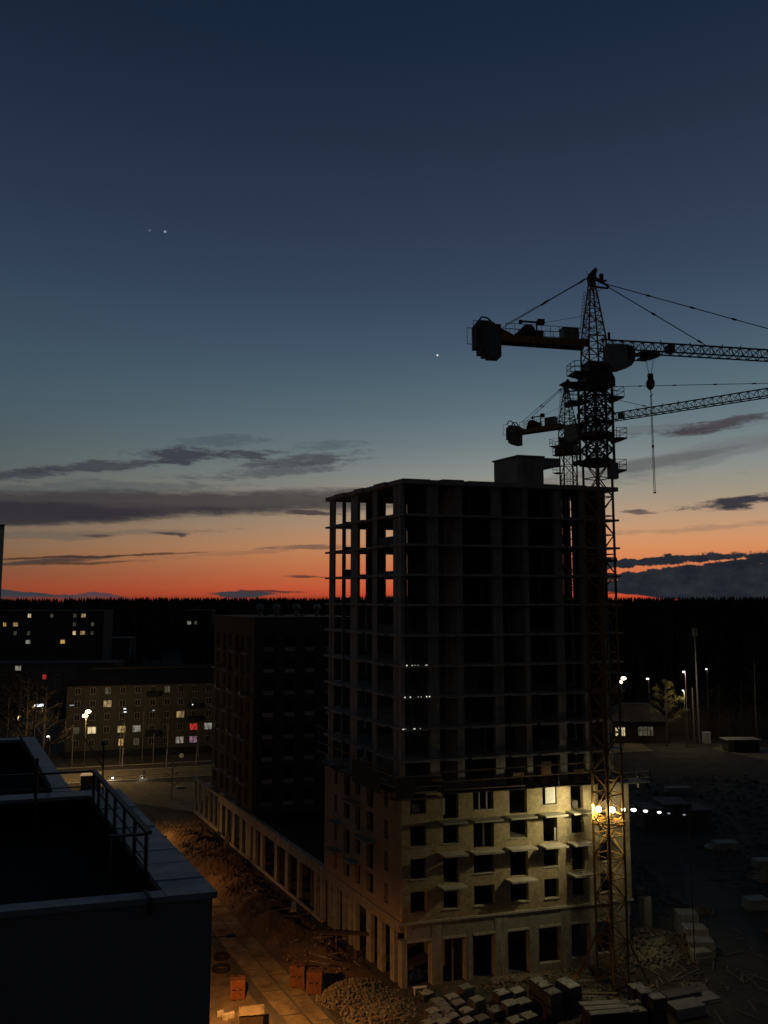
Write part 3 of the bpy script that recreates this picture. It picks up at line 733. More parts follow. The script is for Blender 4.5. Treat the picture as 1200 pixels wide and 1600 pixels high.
# ================================================================== OWN ROOF IN FRONT
A0 = Vec((-2.13, 10.0, 0)); ZR = 32.86
def Q(a, b, z=0): return A0 + U * a + V * b + Vec((0, 0, z))
nb = thing('flat_roof_block', 'near apartment block seen from above, black flat roof and zinc parapets', 'building', (A0.x, A0.y, 0))
def qb(mb, a0, a1, b0, b1, z0, z1): mb.frame(A0, U, V, a0, a1, b0, b1, z0, z1)
DK = ZR - .55
s = MB(); qb(s, 0, 5.9, -30, 0, 0, DK); qb(s, 0, .2, -30, 0, DK, ZR - .08); qb(s, .2, 5.9, -.25, 0, DK, ZR - .08); s.build('wall', M['frontwall'], nb)
s = MB(); qb(s, .2, 5.55, -.5, -.25, DK, ZR - .08); qb(s, 5.55, 5.9, -30, -.25, DK, ZR - .08); s.build('parapet_lining', M['bitumen'], nb)
s = MB(); qb(s, 5.902, 12.4, -30, -.85, 0, DK); qb(s, 5.902, 12.4, -.95, -.85, DK, ZR - .08); s.build('rear_wall', M['frontwall'], nb)
s = MB(); qb(s, 5.902, 12.1, -1.1, -.95, DK, ZR - .08); qb(s, 12.1, 12.4, -30, -.95, DK, ZR - .08); s.build('parapet_lining', M['bitumen'], nb)
s = MB(); qb(s, .21, 5.54, -30, -.51, DK + .004, DK + .02); s.build('roof_deck', M['bitumen'], nb)
s = MB(); qb(s, 5.91, 12.09, -30, -1.11, DK + .004, DK + .02); s.build('roof_deck', M['bitumen'], nb)
for a0, a1 in ((-.03, 1.25), (1.253, 2.55), (2.553, 3.85), (3.853, 5.15), (5.153, 5.95)):
    s = MB(); qb(s, a0, a1, -.55, .05, ZR - .075, ZR + random.uniform(-.004, .004)); s.build('parapet_cap', M['cap'], nb)
for q in range(4): s = MB(); qb(s, .55 + q * 1.3, .56 + q * 1.3, -.553, .053, ZR - .06, ZR + .009); s.build('cap_seam', M['cap'], nb)
for b0, b1 in ((-2.9, -.553), (-5.4, -2.903), (-30, -5.403)):
    s = MB(); qb(s, -.03, .205, b0, b1, ZR - .075, ZR - .003); s.build('parapet_cap', M['cap'], nb)
    s = MB(); qb(s, 5.51, 5.93, b0, b1, ZR - .075, ZR - .003); s.build('parapet_cap', M['cap'], nb)
for a0, a1 in ((5.952, 7.9), (7.903, 10.0), (10.003, 12.45)):
    s = MB(); qb(s, a0, a1, -1.13, -.8, ZR - .075, ZR); s.build('parapet_cap', M['cap'], nb)
s = MB(); qb(s, 12.11, 12.45, -30, -1.133, ZR - .075, ZR - .003); s.build('parapet_cap', M['cap'], nb)
for b in (-.75, -2.55, -4.2): s = MB(); qb(s, -.065, .25, b - .018, b + .018, ZR - .2, ZR + .012); s.build('cap_strap', M['rail'], nb)
for b in (-2.15, -3.3): s = MB(); qb(s, 5.49, 5.95, b - .02, b + .02, ZR - .14, ZR + .012); s.build('cap_strap', M['rail'], nb)
rl = MB(); ra = thing('roof_railing', 'dark blue metal guard railing on the near flat roof', 'railing', Q(.9, -.56, ZR)); 
B_ = -.585; z1 = ZR + .53; z2 = ZR + .27
for a in (.95, 1.65, 2.35, 3.05, 3.75, 4.45, 4.95): rl = MB(); rl.bar(Q(a, B_, DK + .01), Q(a, B_, z1), .042); rl.build('post', M['rail'], ra)
rl = MB(); rl.bar(Q(5.0, B_ - .95, DK + .01), Q(5.0, B_ - .95, ZR + .8), .04); rl.bar(Q(5.0, B_ - 3.2, DK + .01), Q(5.0, B_ - 3.2, z1), .04); rl.build('post', M['rail'], ra)
rl = MB(); rl.bar(Q(.82, B_, z1), Q(5.05, B_, z1), .075, .04); rl.build('top_rail', M['rail'], ra)
rl = MB(); rl.bar(Q(.95, B_, z2), Q(4.95, B_, z2), .022); rl.bar(Q(.95, B_, z2 - .16), Q(1.7, B_, z2 - .16), .02); rl.build('middle_rail', M['rail'], ra)
rl = MB(); rl.bar(Q(.86, B_ - .02, z1 - .02), Q(.86, B_ - .5, z1 - .02), .05, .03); rl.build('top_rail', M['rail'], ra)
rl = MB(); rl.bar(Q(5.0, B_, z1), Q(5.0, -5.5, z1), .05, .03); rl.build('top_rail', M['rail'], ra)
rl = MB(); rl.bar(Q(5.0, B_, z2), Q(5.0, -5.5, z2), .018); rl.bar(Q(5.0, B_, ZR + .06), Q(5.0, -5.5, ZR + .06), .018); rl.build('middle_rail', M['rail'], ra)
for b in (B_ - .48,): rl = MB(); rl.bar(Q(.86, b, DK + .01), Q(.86, b, z1 - .02), .035); rl.build('post', M['rail'], ra)
rl = MB(); rb = thing('snow_guard', 'low two-bar snow guard along the far roof edge', 'roof rail', Q(6, -1.2, ZR))
rl.bar(Q(6.0, -1.18, ZR + .12), Q(12.0, -1.18, ZR + .12), .025); rl.bar(Q(6.0, -1.18, ZR + .02), Q(12.0, -1.18, ZR + .02), .02); rl.build('rail', M['rail'], rb)
for i in range(21):
    rl = MB(); rl.bar(Q(6.0 + i * .3, -1.18, ZR - .14), Q(6.0 + i * .3, -1.18, ZR + .12), .02); rl.build('bracket', M['rail'], rb)
t = thing('roof_mast', 'thin leaning aerial pole fixed behind the roof railing', 'aerial', Q(5.2, -.7, ZR))
rl = MB(); rl.tube([onY(162, 1200, 14.7), onY(127, 1146, 15.2)], .012, 5); rl.tube([onY(161, 1245, 14.8), onY(161, 1192, 14.8)], .015, 5); rl.build('pole', M['post'], t)
rl = MB(); rl.bar(onY(157, 1181, 14.8), onY(166, 1181, 14.8), .015); rl.bar(onY(162, 1192, 14.8), onY(162, 1162, 14.8), .02); rl.ball(onY(162, 1162, 14.8), .05); rl.build('antenna', M['rail'], t)
# tall block at far left; sky reflection put into its white top
t = thing('far_left_tower', 'tall building at the far left edge, sky reflection painted on its top', 'building', (-38, 62, 0))
s = MB(); s.hexa([Vec(p) for p in ((-46, 60, 0), (-29.75, 60, 0), (-36.6, 72, 0), (-50, 72, 0), (-46, 60, 36.2), (-29.75, 60, 36.2), (-36.6, 72, 36.2), (-50, 72, 36.2))]); s.build('wall', M['frontwall'], t)
s = MB(); s.hexa([Vec(p) for p in ((-46, 60.1, 36.2), (-29.8, 60.1, 36.2), (-36.6, 72, 36.2), (-50, 72, 36.2), (-46, 60.1, 42), (-29.8, 60.1, 42), (-36.6, 72, 42), (-50, 72, 42))]); s.build('sky_sheen_top', M['white'], t)
s = MB(); s.hexa([Vec(p) for p in ((-46.1, 59.9, 42), (-29.7, 59.9, 42), (-36.5, 72, 42), (-50, 72, 42), (-46.1, 59.9, 42.12), (-29.7, 59.9, 42.12), (-36.5, 72, 42.12), (-50, 72, 42.12))]); s.build('roof', M['roofdark'], t)
# ================================================================== CRANES
def build_crane(name, label, O, jdeg, mdeg, cage, reach, hook, top=0.0, zj=62.05, cs=1.0):
    O = Vec((O[0], O[1], 0)); X = Vec((cos(R(jdeg)), sin(R(jdeg)), 0)); Y = Vec((-X.y, X.x, 0))
    dz = zj - 62.05
    c = thing(name, label, 'tower crane', O)
    def J(j, k, z): return O + X * (j * (cs if j < -2.7 else 1)) + Y * k + Vec((0, 0, z + dz))
    m1 = Vec((cos(R(mdeg)), sin(R(mdeg)), 0)); m2 = Vec((-m1.y, m1.x, 0))
    def sq(h, z): return [O + m1 * a * h + m2 * b * h + Vec((0, 0, z)) for a, b in ((-1, -1), (1, -1), (1, 1), (-1, 1))]
    zt = 50.4 if cage else 58.4 + dz
    mb = MB(); lattice(mb, sq(1.0, 0), sq(1.0, zt), 26, .2, .09, horiz=True); mb.build('mast', M['yellow'], c)
    mb = MB()
    for i in range(26):
        z = zt * i / 26; mb.bar(O + m1 * .25 + Vec((0, 0, z)), O + m1 * .25 + Vec((0, 0, z + zt / 26)), .05); mb.bar(O - m1 * .25 + Vec((0, 0, z)), O - m1 * .25 + Vec((0, 0, z + zt / 26)), .05)
        for q in range(6): mb.bar(O - m1 * .25 + Vec((0, 0, z + q * .35)), O + m1 * .25 + Vec((0, 0, z + q * .35)), .03)
    mb.build('ladder', M['yellow'], c)
    for p in sq(1.0, 4.2):
        d = (p - O); d.z = 0; mb = MB(); mb.bar(p, O + d * 2.35 + Vec((0, 0, .15)), .17); mb.box(O + d * 2.35 + Vec((0, 0, .1)), (.7, .7, .2), R(mdeg)); mb.build('base_leg', M['yellow'], c)
    for z0 in (14.5, 27, 40):
        mb = MB(); lattice(mb, sq(1.1, z0), sq(1.1, z0 + .35), 1, .14, .1); mb.build('mast_collar', M['yellow'], c)
    if cage:
        mb = MB(); lattice(mb, sq(.72, 50.4), sq(.72, 58.3), 6, .22, .09, 'x'); mb.build('inner_mast', M['crane_dark'], c)
        mb = MB(); lattice(mb, sq(1.18, 50.0), sq(1.18, 58.3), 6, .22, .1, cross='x'); mb.build('climbing_cage', M['unlit_cage'], c)
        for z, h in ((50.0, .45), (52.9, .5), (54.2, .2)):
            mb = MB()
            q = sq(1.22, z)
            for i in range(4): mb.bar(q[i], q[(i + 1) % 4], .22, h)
            mb.build('cage_collar', M['unlit_cage'], c)
        for j0, j1, k0, k1, z in ((1.55, 2.65, -1.1, .4, 56.9), (1.6, 2.75, -1.2, .3, 52.6), (1.4, 2.6, -1.2, .3, 49.3), (-3.2, -1.2, -.9, .5, 56.3), (-2.4, -1.3, -.6, .6, 50.2)):
            mb = MB(); rail_box(mb, O, X, Y, j0, j1, k0, k1, z, 1.0, .05, 'nes' if j0 > 0 else 'nsw', .16)
            mb.hexa([J(j0, k0, z - .17), J(j0 + .2, k0, z - .5), J(j0 + .2, k1, z - .5), J(j0, k1, z - .17)] + [J(j0, k0, z - .16), J(j1, k0, z - .16), J(j1, k1, z - .16), J(j0, k1, z - .16)])
            mb.build('platform', M['crane_dark'], c)
        mb = MB(); mb.frame(O, X, Y, .7, 1.6, -1.4, -.7, 48.3, 49.9); mb.build('hydraulic_unit', M['crane_grey'], c)
        mb = MB(); mb.frame(O, X, Y, -2.3, -.7, -.5, .8, 57.9, 58.35); mb.hexa([J(-3.6, -.4, 58.2), J(-2.3, -.4, 57.95), J(-2.3, .8, 57.95), J(-3.6, .8, 58.2), J(-3.6, -.4, 58.28), J(-2.3, -.4, 58.4), J(-2.3, .8, 58.4), J(-3.6, .8, 58.28)]); mb.build('cage_hood', M['crane_dark'], c)
    else:
        for z, s_ in ((58.0, -1), (55.2, -1), (50.6, -1)):
            mb = MB(); rail_box(mb, O, X, Y, *((-2.3, -1.1) if s_ < 0 else (1.1, 2.2)), -.7, .6, z + dz, 1.0, .05, 'nsw' if s_ < 0 else 'nes'); mb.build('platform', M['crane_dark'], c)
    mb = MB(); mb.prism([(-1.55, 57.9 + dz), (1.6, 57.9 + dz), (1.6, 58.7 + dz), (1.3, 59.25 + dz), (-1.1, 59.25 + dz), (-1.55, 58.7 + dz)], O, X, Y, -1.35, 1.35); mb.build('slewing_ring', M['crane_dark'], c)
    mb = MB(); mb.prism([(-1.05, 59.25 + dz), (1.1, 59.25 + dz), (2.0, 60.5 + dz), (-1.05, 60.5 + dz)], O, X, Y, -1.0, 1.0); mb.build('turntable', M['crane_dark'], c)
    mb = MB(); rail_box(mb, O, X, Y, -2.6, -1.05, -1.0, 1.0, 59.35 + dz, 1.05, .05, 'nsw', .1)
    mb.hexa([J(-1.06, -.9, 58.9), J(-1.05, -.9, 58.9), J(-1.05, .9, 58.9), J(-1.06, .9, 58.9), J(-2.55, -.9, 59.24), J(-1.05, -.9, 59.24), J(-1.05, .9, 59.24), J(-2.55, .9, 59.24)]); mb.build('platform', M['crane_dark'], c)
    # cab
    mb = MB(); mb.prism([(q, z + dz) for q, z in ((.5, 61.95), (2.3, 62.02), (2.55, 61.6), (2.6, 60.6), (3.05, 59.85), (1.9, 59.42), (1.2, 59.3), (.5, 60.0))], O, X, Y, -2.2, -1.02); cb = mb.build('cab', M['crane_grey'], c)
    mb = MB(); mb.prism([(q, z + dz) for q, z in ((2.31, 62.02), (3.4, 61.86), (3.5, 61.0), (3.4, 60.35), (3.06, 59.87), (2.62, 60.6), (2.57, 61.6))], O, X, Y, -2.18, -1.04); mb.build('cab_window', M['glass'], cb)
    # tower head
    def hs(h, z, j=0, kk=1): return [J(j + a * h, b * h * kk, z) for a, b in ((-1, -1), (1, -1), (1, 1), (-1, 1))]
    mb = MB(); lattice(mb, hs(1.0, 60.4), hs(.92, 63.2), 2, .15, .075, 'x'); lattice(mb, hs(.92, 63.2), hs(.24, 69.2 + top), 8, .13, .06); mb.build('tower_head', M['yellow'], c)
    mb = MB(); zt2 = top
    mb.prism([(q, z + dz + zt2) for q, z in ((-.3, 69.0), (.25, 69.0), (.4, 70.0), (.55, 70.6), (.35, 70.85), (-.25, 70.2), (-.42, 69.8))], O, X, Y, -.3, .3)
    mb.bar(J(.1, .3, 69.9 + top), J(1.75, .3, 69.25 + top), .14); mb.bar(J(.3, -.3, 69.7 + top), J(1.8, -.3, 68.75 + top), .16); mb.bar(J(-.2, 0, 68.85 + top), J(1.85, 0, 68.75 + top), .2, .14)
    mb.bar(J(.2, .1, 68.0 + top), J(1.2, .1, 68.7 + top), .06); mb.box(J(1.1, 0, 69.95 + top), (.35, .3, .65), R(jdeg)); mb.bar(J(1.1, 0, 69.4 + top), J(1.6, 0, 69.6 + top), .2)
    for q in (.9, 1.85): mb.bar(J(q, .3, 68.8 + top), J(q, .3, 69.75 + top), .03)
    mb.bar(J(.9, .3, 69.75 + top), J(1.85, .3, 69.75 + top), .03); mb.bar(J(-.35, 0, 69.9 + top), J(-.55, 0, 70.5 + top), .04)
    mb.build('head_bracket', M['crane_dark'], c)
    mb = MB()
    for q in (-.25, .25): mb.bar(J(-1.35, q, 63.8), J(-.85, q, 68.1), .035); 
    for i in range(13): f = i / 12; p = J(-1.35, -.25, 63.8).lerp(J(-.85, -.25, 68.1), f); mb.bar(p, p + Y * .5, .03); mb.bar(p, p + X * .45, .025) if i % 2 else None
    mb.bar(J(-.95, -.25, 63.9), J(-.42, -.25, 68.1), .03); mb.build('ladder', M['crane_dark'], c)
    # counter jib
    mb = MB()
    for k in (-.75, .55): mb.hexa([J(-11, k, 62.15), J(-.9, k, 62.05), J(-.9, k + .2, 62.05), J(-11, k + .2, 62.15), J(-11, k, 62.75), J(-.9, k, 62.8), J(-.9, k + .2, 62.8), J(-11, k + .2, 62.75)])
    mb.frame(O, X, Y, -11 * cs, -.9, -.55, .55, 62.72 + dz, 62.79 + dz); mb.prism([(-11.3 * cs, 62.5 + dz), (-9.0 * cs, 62.7 + dz), (-9.0 * cs, 62.85 + dz), (-10.4 * cs, 63.5 + dz), (-11.3 * cs, 63.3 + dz)], O, X, Y, -.7, -.5)
    mb.build('counter_jib', M['yellow'], c)
    mb = MB()
    for k in (-.78, .78):
        for h in (.55, 1.1): mb.bar(J(-9.8, k, 62.85 + h), J(-1.2, k, 62.85 + h), .04)
        for i in range(10): q = -9.8 + 8.6 * i / 9; mb.bar(J(q, k, 62.8), J(q, k, 63.95), .04)
    for k in (-1.1, 1.1):
        mb.bar(J(-13.3, k, 62.2), J(-13.3, k, 63.9), .05); mb.bar(J(-13.3, k, 63.9), J(-12.4, k, 63.9), .05); mb.bar(J(-13.3, k, 62.2), J(-12.6, k, 62.2), .05)
    mb.build('guard_rail', M['crane_dark'], c)
    for i, (j0, j1, zb, zt_) in enumerate(((-12.9, -12.45, 61.4, 63.8), (-12.44, -12.0, 60.85, 64.1), (-11.99, -11.5, 60.6, 64.1), (-11.49, -10.95, 60.45, 63.95), (-10.94, -10.3, 60.45, 63.8))):
        mb = MB(); mb.frame(O, X, Y, j0 * cs, j1 * cs, -.8, .8, zb + dz, zt_ + dz - (1 - cs) * 2); mb.build('counterweight', M['weight'], c)
    mb = MB(); mb.tube([J(-12.7, -.7, 63.9), J(-12.3, -.7, 64.45), J(-11.7, -.7, 64.4), J(-10.6, -.7, 63.4)], .09, 5); mb.tube([J(-12.7, .7, 63.9), J(-12.3, .7, 64.45), J(-11.7, .7, 64.4), J(-10.6, .7, 63.4)], .09, 5); mb.build('ballast_hanger', M['crane_dark'], c)
    mb = MB(); mb.tube([J(-7.3, -.6, 63.35), J(-7.3, .6, 63.35)], .75, 10); mb.frame(O, X, Y, -8.4 * cs, -6.5 * cs, -.6, .6, 62.8 + dz, 63.3 + dz); mb.frame(O, X, Y, -6.5 * cs, -5.6 * cs, -.35, .35, 62.8 + dz, 63.5 + dz); mb.build('winch', M['crane_dark'], c)
    mb = MB(); mb.bar(J(-6.0, .5, 62.8), J(-6.0, .5, 64.7), .14); mb.bar(J(-7.8, .5, 64.75), J(-5.5, .5, 64.72), .16); mb.frame(O, X, Y, -5.9 * cs, -5.2 * cs, .25, .75, 64.5 + dz, 65.05 + dz); mb.frame(O, X, Y, -7.9 * cs, -7.6 * cs, .35, .65, 64.45 + dz, 64.85 + dz); mb.bar(J(-7.3, .5, 64.7), J(-7.3, .5, 64.1), .03); mb.build('davit', M['crane_dark'], c)
    mb = MB(); mb.frame(O, X, Y, -3.55, -1.85, -.6, .5, 62.8 + dz, 63.95 + dz); mb.frame(O, X, Y, -3.6, -1.8, -.65, .55, 63.95 + dz, 64.03 + dz); mb.build('switch_cabinet', M['crane_grey'], c)
    for k in (-.45, .45):
        mb = MB(); a, b = J(-.4, k * .5, 69.75 + top), J(-9.7, k, 63.9); mb.bar(a, b, .06); mb.bar(a.lerp(b, .05), a.lerp(b, .11), .13); mb.bar(a.lerp(b, .49), a.lerp(b, .55), .13); mb.build('pendant_bar', M['crane_dark'], c)
    mb = MB(); mb.bar(J(-5.2, .5, 64.75), J(-.9, .1, 65.6), .03); mb.build('hoist_rope', M['cable'], c)
    # jib
    mb = MB(); L = reach; n = int((L - .9) / 1.12); st_ = (L - .9) / n
    for k in (-.55, .55): mb.bar(J(.9, k, 62.05), J(L, k, 62.05), .13)
    mb.bar(J(.9, 0, 63.15), J(L, 0, 63.15), .15)
    for i in range(n + 1):
        j = .9 + i * st_
        mb.bar(J(j, -.55, 62.05), J(j, .55, 62.05), .05)
        for k in (-.55, .55):
            mb.bar(J(j, k, 62.05), J(j, 0, 63.15), .055)
            if i < n: mb.bar(J(j, k, 62.05), J(j + st_, 0, 63.15), .05); mb.bar(J(j + st_, k, 62.05), J(j, 0, 63.15), .05)
    mb.bar(J(1.75, 0, 63.2), J(1.75, 0, 63.95), .22); mb.frame(O, X, Y, 8.3, 9.0, -.4, .5, 62.2 + dz, 62.95 + dz)
    for q in (7.6, 11, 14.8, 17): mb.bar(J(q, 0, 63.2), J(q, 0, 63.45), .08)
    mb.build('jib', M['crane_dark'], c)
    for a, b, cs in ((J(1.78, .3, 69.35 + top), J(min(32.4, L - 1), 0, 63.2), (.155, .32, .48, .66, .82)), (J(1.82, -.3, 68.7 + top), J(12.9, 0, 63.2), (.45, .93))):
        mb = MB(); mb.bar(a, b, .07)
        for q in cs: d = (b - a) / (b - a).length * .25; p = a.lerp(b, q); mb.bar(p - d, p + d, .15)
        mb.build('pendant_bar', M['crane_dark'], c)
    # trolley and hook
    tj = hook
    mb = MB(); mb.frame(O, X, Y, tj - 1.3, tj + .9, -.6, .6, 61.7 + dz, 61.95 + dz); mb.prism([(q, z + dz) for q, z in ((tj - .9, 61.7), (tj + 1.2, 61.7), (tj + .3, 61.35), (tj - .4, 61.3))], O, X, Y, -.45, .45)
    mb.frame(O, X, Y, tj - 1.35, tj - .1, -.65, .65, 61.25 + dz, 61.33 + dz)
    for q in (-1.3, -.2): mb.bar(J(tj + q, -.6, 61.3), J(tj + q, -.6, 61.75), .05)
    mb.build('trolley', M['crane_dark'], c)
    if cage:
        hz = 59.75
        mb = MB()
        for q, e in ((-.45, -.14), (.45, .14)): mb.bar(J(tj + q, -.2, 61.4), J(tj + e, 0, hz), .028); mb.bar(J(tj + q, .2, 61.4), J(tj + e, 0, hz), .028)
        mb.build('hoist_rope', M['cable'], c)
        mb = MB(); mb.prism([(tj + q, z) for q, z in ((-.22, 59.75), (.22, 59.75), (.24, 59.2), (.4, 58.8), (.34, 58.35), (.1, 58.05), (-.1, 58.05), (-.36, 58.35), (-.4, 58.8), (-.2, 59.2))], O, X, Y, -.2, .2); hb = mb.build('hook_block', M['crane_dark'], c)
        mb = MB(); mb.tube([J(tj, 0, 58.05), J(tj, 0, 57.7), J(tj + .15, 0, 57.5), J(tj + .05, 0, 57.35), J(tj - .1, 0, 57.45)], .06, 6); mb.build('hook', M['crane_dark'], hb)
        mb = MB()
        for q in (-.05, .05): mb.bar(J(tj + q, 0, 57.4), J(tj + q * 1.6, 0, 47.1), .05)
        mb.box(J(tj, 0, 52.0), (.2, .1, .3), 0); mb.box(J(tj, 0, 47.15), (.25, .1, .14), 0); mb.build('sling', M['cable'], hb)
    return J
J1 = build_crane('tower_crane', 'yellow tower crane standing in front of the lit facade, hook line hanging', (21.8, 77.5), 10.15, 30, True, 42, 6.25)
build_crane('tower_crane', 'farther smaller looking tower crane rising behind the unfinished tower', (28.2, 116), -40.5, 4, False, 40, 34, top=-1.2, zj=62.3, cs=.81)

# ---------------------------------------------------------------- flood lights on the mast
def aim(o, target): o.rotation_euler = (Vec(target) - Vec(o.location)).to_track_quat('-Z', 'Y').to_euler()
def lamp(name, kind, loc, power, rgb, parent=None, target=None, spot=None, blend=.6, rad=.15):
    L = bpy.data.lights.new(name, kind); L.energy = power; L.color = rgb; L.shadow_soft_size = rad
    if spot: L.spot_size = R(spot); L.spot_blend = blend
    o = bpy.data.objects.new(name, L); COL.objects.link(o); o.location = loc
    if target is not None: aim(o, target)
    return o
WARM = (1, .86, .45)
fl = [(Vec((20.75, 76.95, 16.05)), 'leftmost bright floodlight clamped on the crane mast', 1), (Vec((22.12, 77.1, 15.95)), 'right one of the two bright floodlights on the crane mast', 1), (Vec((23.32, 77.6, 15.85)), 'smaller floodlight on an arm just right of the crane mast', .6)]
for i, (p, lab, k) in enumerate(fl):
    t = thing('floodlight', lab, 'floodlight', p, 'floodlights on the crane mast')
    s = MB(); s.ball(p, .2 * k + .06, 1, 10, 8); s.build('bulb', M['lamp_flood'], t)
    s = MB(); s.bar(p + Vec((0, 0, -.2)), p + Vec((0, .0, -.75)), .09); s.bar(p + Vec((0, 0, -.7)), p + Vec((.35 if i == 2 else -.2, .6, -1.1)), .09); s.build('bracket', M['yellow'], t)
lamp('flood_lamp', 'SPOT', fl[0][0] + Vec((-.15, .25, .1)), 850, WARM, target=P(0, 5, 9.0), spot=95, blend=1.0)
lamp('flood_lamp', 'SPOT', fl[0][0] + Vec((-.1, .25, 0)), 1700, WARM, target=P(0, 15.5, 11.5), spot=160, blend=.5)
lamp('flood_lamp', 'SPOT', fl[1][0] + Vec((.15, .25, 0)), 420, WARM, target=P(0, 20.5, 11.5), spot=160, blend=.5)
lamp('flood_lamp', 'SPOT', fl[2][0] + Vec((.2, -.4, 0)), 460, WARM, target=(27, 74, 0), spot=150, blend=1)
for q in (0, 1): lamp('flood_lamp', 'POINT', fl[q][0] + Vec((.05, .1, -.42)), 55, WARM, rad=.1)
# window-glass reflections of the floodlights, built as glowing balls on an added cable
for i, (x, m, r_, lab) in enumerate(((990, 'lamp_white', .24, 'first and brightest floodlight reflection right of the crane mast'), (1008.5, 'lamp_white', .19, 'second floodlight reflection right of the crane mast'), (1030, 'lamp_white', .17, 'third floodlight reflection right of the crane mast'), (1045, 'reflection_faint', .13, 'fourth, dim floodlight reflection right of the crane mast'), (1069, 'reflection_faint', .13, 'last and dimmest floodlight reflection right of the crane mast'))):
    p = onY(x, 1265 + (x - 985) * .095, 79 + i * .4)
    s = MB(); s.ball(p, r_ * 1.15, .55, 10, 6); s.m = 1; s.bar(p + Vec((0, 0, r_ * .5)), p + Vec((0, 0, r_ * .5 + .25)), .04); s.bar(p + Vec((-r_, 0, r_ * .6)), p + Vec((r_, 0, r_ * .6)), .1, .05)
    tag(s.build('flood_reflection', [M[m], M['crane_dark']]), lab, 'lamp', 'row of floodlight reflections on an added cable')
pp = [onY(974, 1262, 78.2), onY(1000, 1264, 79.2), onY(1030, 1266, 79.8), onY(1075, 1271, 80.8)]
s = MB(); s.tube([p + Vec((0, 0, .3)) for p in pp], .02, 5); tag(s.build('reflection_cable', M['cable']), 'added thin cable carrying the floodlight reflections right of the mast', 'cable')
pe = onY(1076, 1271, 80.9); s = MB(); s.tube([(pe.x, pe.y, 0), (pe.x, pe.y, pe.z + .5)], .05, 6); tag(s.build('reflection_pole', M['rubber']), 'added dark pole holding the far end of the reflection cable', 'pole')
# bright specks along the slab edges near the corner, built as glowing balls
for z, v0, v1, lab in ((29.86, .35, 2.9, 'topmost row of bright specks on the tower corner slab'), (26.82, .15, 2.9, 'middle row of bright specks on the tower corner slab'), (23.8, -.1, 2.2, 'lowest row of bright specks on the tower corner slab')):
    t = thing('speck_row', lab, 'light string', P(-.35, v0, z), 'rows of bright specks on the slabs')
    s = MB(); s.tube([P(-.36, v0, z), P(-.36, (v0 + v1) / 2, z - .05), P(-.36, v1, z)], .012, 4); s.build('wire', M['cable'], t)
    v = v0
    while v < v1:
        s = MB(); s.ball(P(-.37, v, z - .05), random.uniform(.03, .075), 1, 6, 4); s.build('bulb', M['bulb'], t); v += random.choice((.12, .2, .3, .55, .8))  # the bright specks, built as glowing balls

# ---------------------------------------------------------------- street lamps
def street_lamp(label, base, h, arm, m, power, rgb, head=1, rad=.3, group='street lamps', visible_r=.3):
    b = Vec(base); t = thing('street_lamp', label, 'street lamp', b, group)
    s = MB(); s.tube([b, b + Vec((0, 0, h * .45)), b + Vec((0, 0, h * .9)), b + Vec((0, 0, h))], .1, 8, .06); s.build('pole', M['post' if 'golden heads' in label or 'concrete post' in label else 'crane_dark'], t)
    for i in range(head):
        a = Vec(arm) * (1 if i == 0 else -.55); e = b + Vec((0, 0, h)) + a + Vec((0, 0, (.25 if i == 0 else -.7)))
        s = MB(); s.tube([b + Vec((0, 0, h - .3)), b + Vec((0, 0, h)) + a * .5 + Vec((0, 0, .25 if i == 0 else -.3)), e], .05, 6); s.build('arm', M['post'], t)
        s = MB(); s.box(e + Vec((0, 0, .08)), (.75, .34, .12), atan2(a.y, a.x)); s.build('lamp_head', M['crane_grey'], t)
        s = MB(); s.ball(e + Vec((0, 0, -.1)), visible_r, .6, 10, 6); s.build('bulb', M[m], t)
        if power: lamp('street_light', 'POINT', e + Vec((0, 0, -.1 - visible_r)), power, rgb, rad=rad)
SOD = (1, .64, .25); ORG = (1, .40, .085)
street_lamp('tall street lamp with two golden heads in front of the lit apartment block', (-59.9, 158, 0), 13.4, (.6, -.6, 0), 'lamp_sodium', 1700, SOD, 2, visible_r=.55)
street_lamp('shorter street lamp with one white head left of the golden one', (-69.9, 165, 0), 7.3, (-.3, -.4, 0), 'lamp_white', 90, (1, .93, .8), 1, visible_r=.25)
# lamp over the site road, its pole behind our own roof block
b = Vec((-15.2, 65.6, 0)); t = thing('street_lamp', 'dark lamp head on an arm reaching over the site road', 'street lamp', b)
s = MB(); s.tube([b, b + Vec((0, 0, 8.9))], .12, 8, .08); s.build('pole', M['post'], t)
s = MB(); s.tube([b + Vec((0, 0, 8.7)), b + Vec((1.2, .1, 9.0)), b + Vec((2.6, .3, 9.05))], .05, 6); s.build('arm', M['crane_dark'], t)
s = MB(); s.box(b + Vec((2.75, .3, 9.06)), (.75, .34, .14), .1); s.build('lamp_head', M['crane_dark'], t)
s = MB(); s.box(b + Vec((2.8, .3, 8.985)), (.4, .2, .012), .1); s.build('bulb', M['lamp_sodium'], t)
lamp('street_light', 'SPOT', b + Vec((2.8, .3, 8.9)), 8600, ORG, target=b + Vec((4.5, 2.2, 0)), spot=160, blend=1, rad=.2)
b = P(31, -14.6); t = thing('street_lamp', 'unseen street lamp added behind the roof edge to light the site road', 'street lamp', b)  # unseen lamp added for the orange light on the middle road
s = MB(); s.tube([b, b + Vec((0, 0, 6.6))], .1, 8, .07); s.build('pole', M['post'], t)
s = MB(); s.tube([b + Vec((0, 0, 6.5)), b + Vec((.5, 0, 6.75))], .04, 6); s.build('arm', M['crane_dark'], t)
s = MB(); s.box(b + Vec((.6, 0, 6.75)), (.6, .3, .12), .1); s.build('lamp_head', M['crane_dark'], t)
lamp('street_light', 'SPOT', b + Vec((.6, 0, 6.6)), 2000, ORG, target=b + Vec((2.2, 0, 0)), spot=165, blend=1, rad=.2)  # light of the added unseen lamp
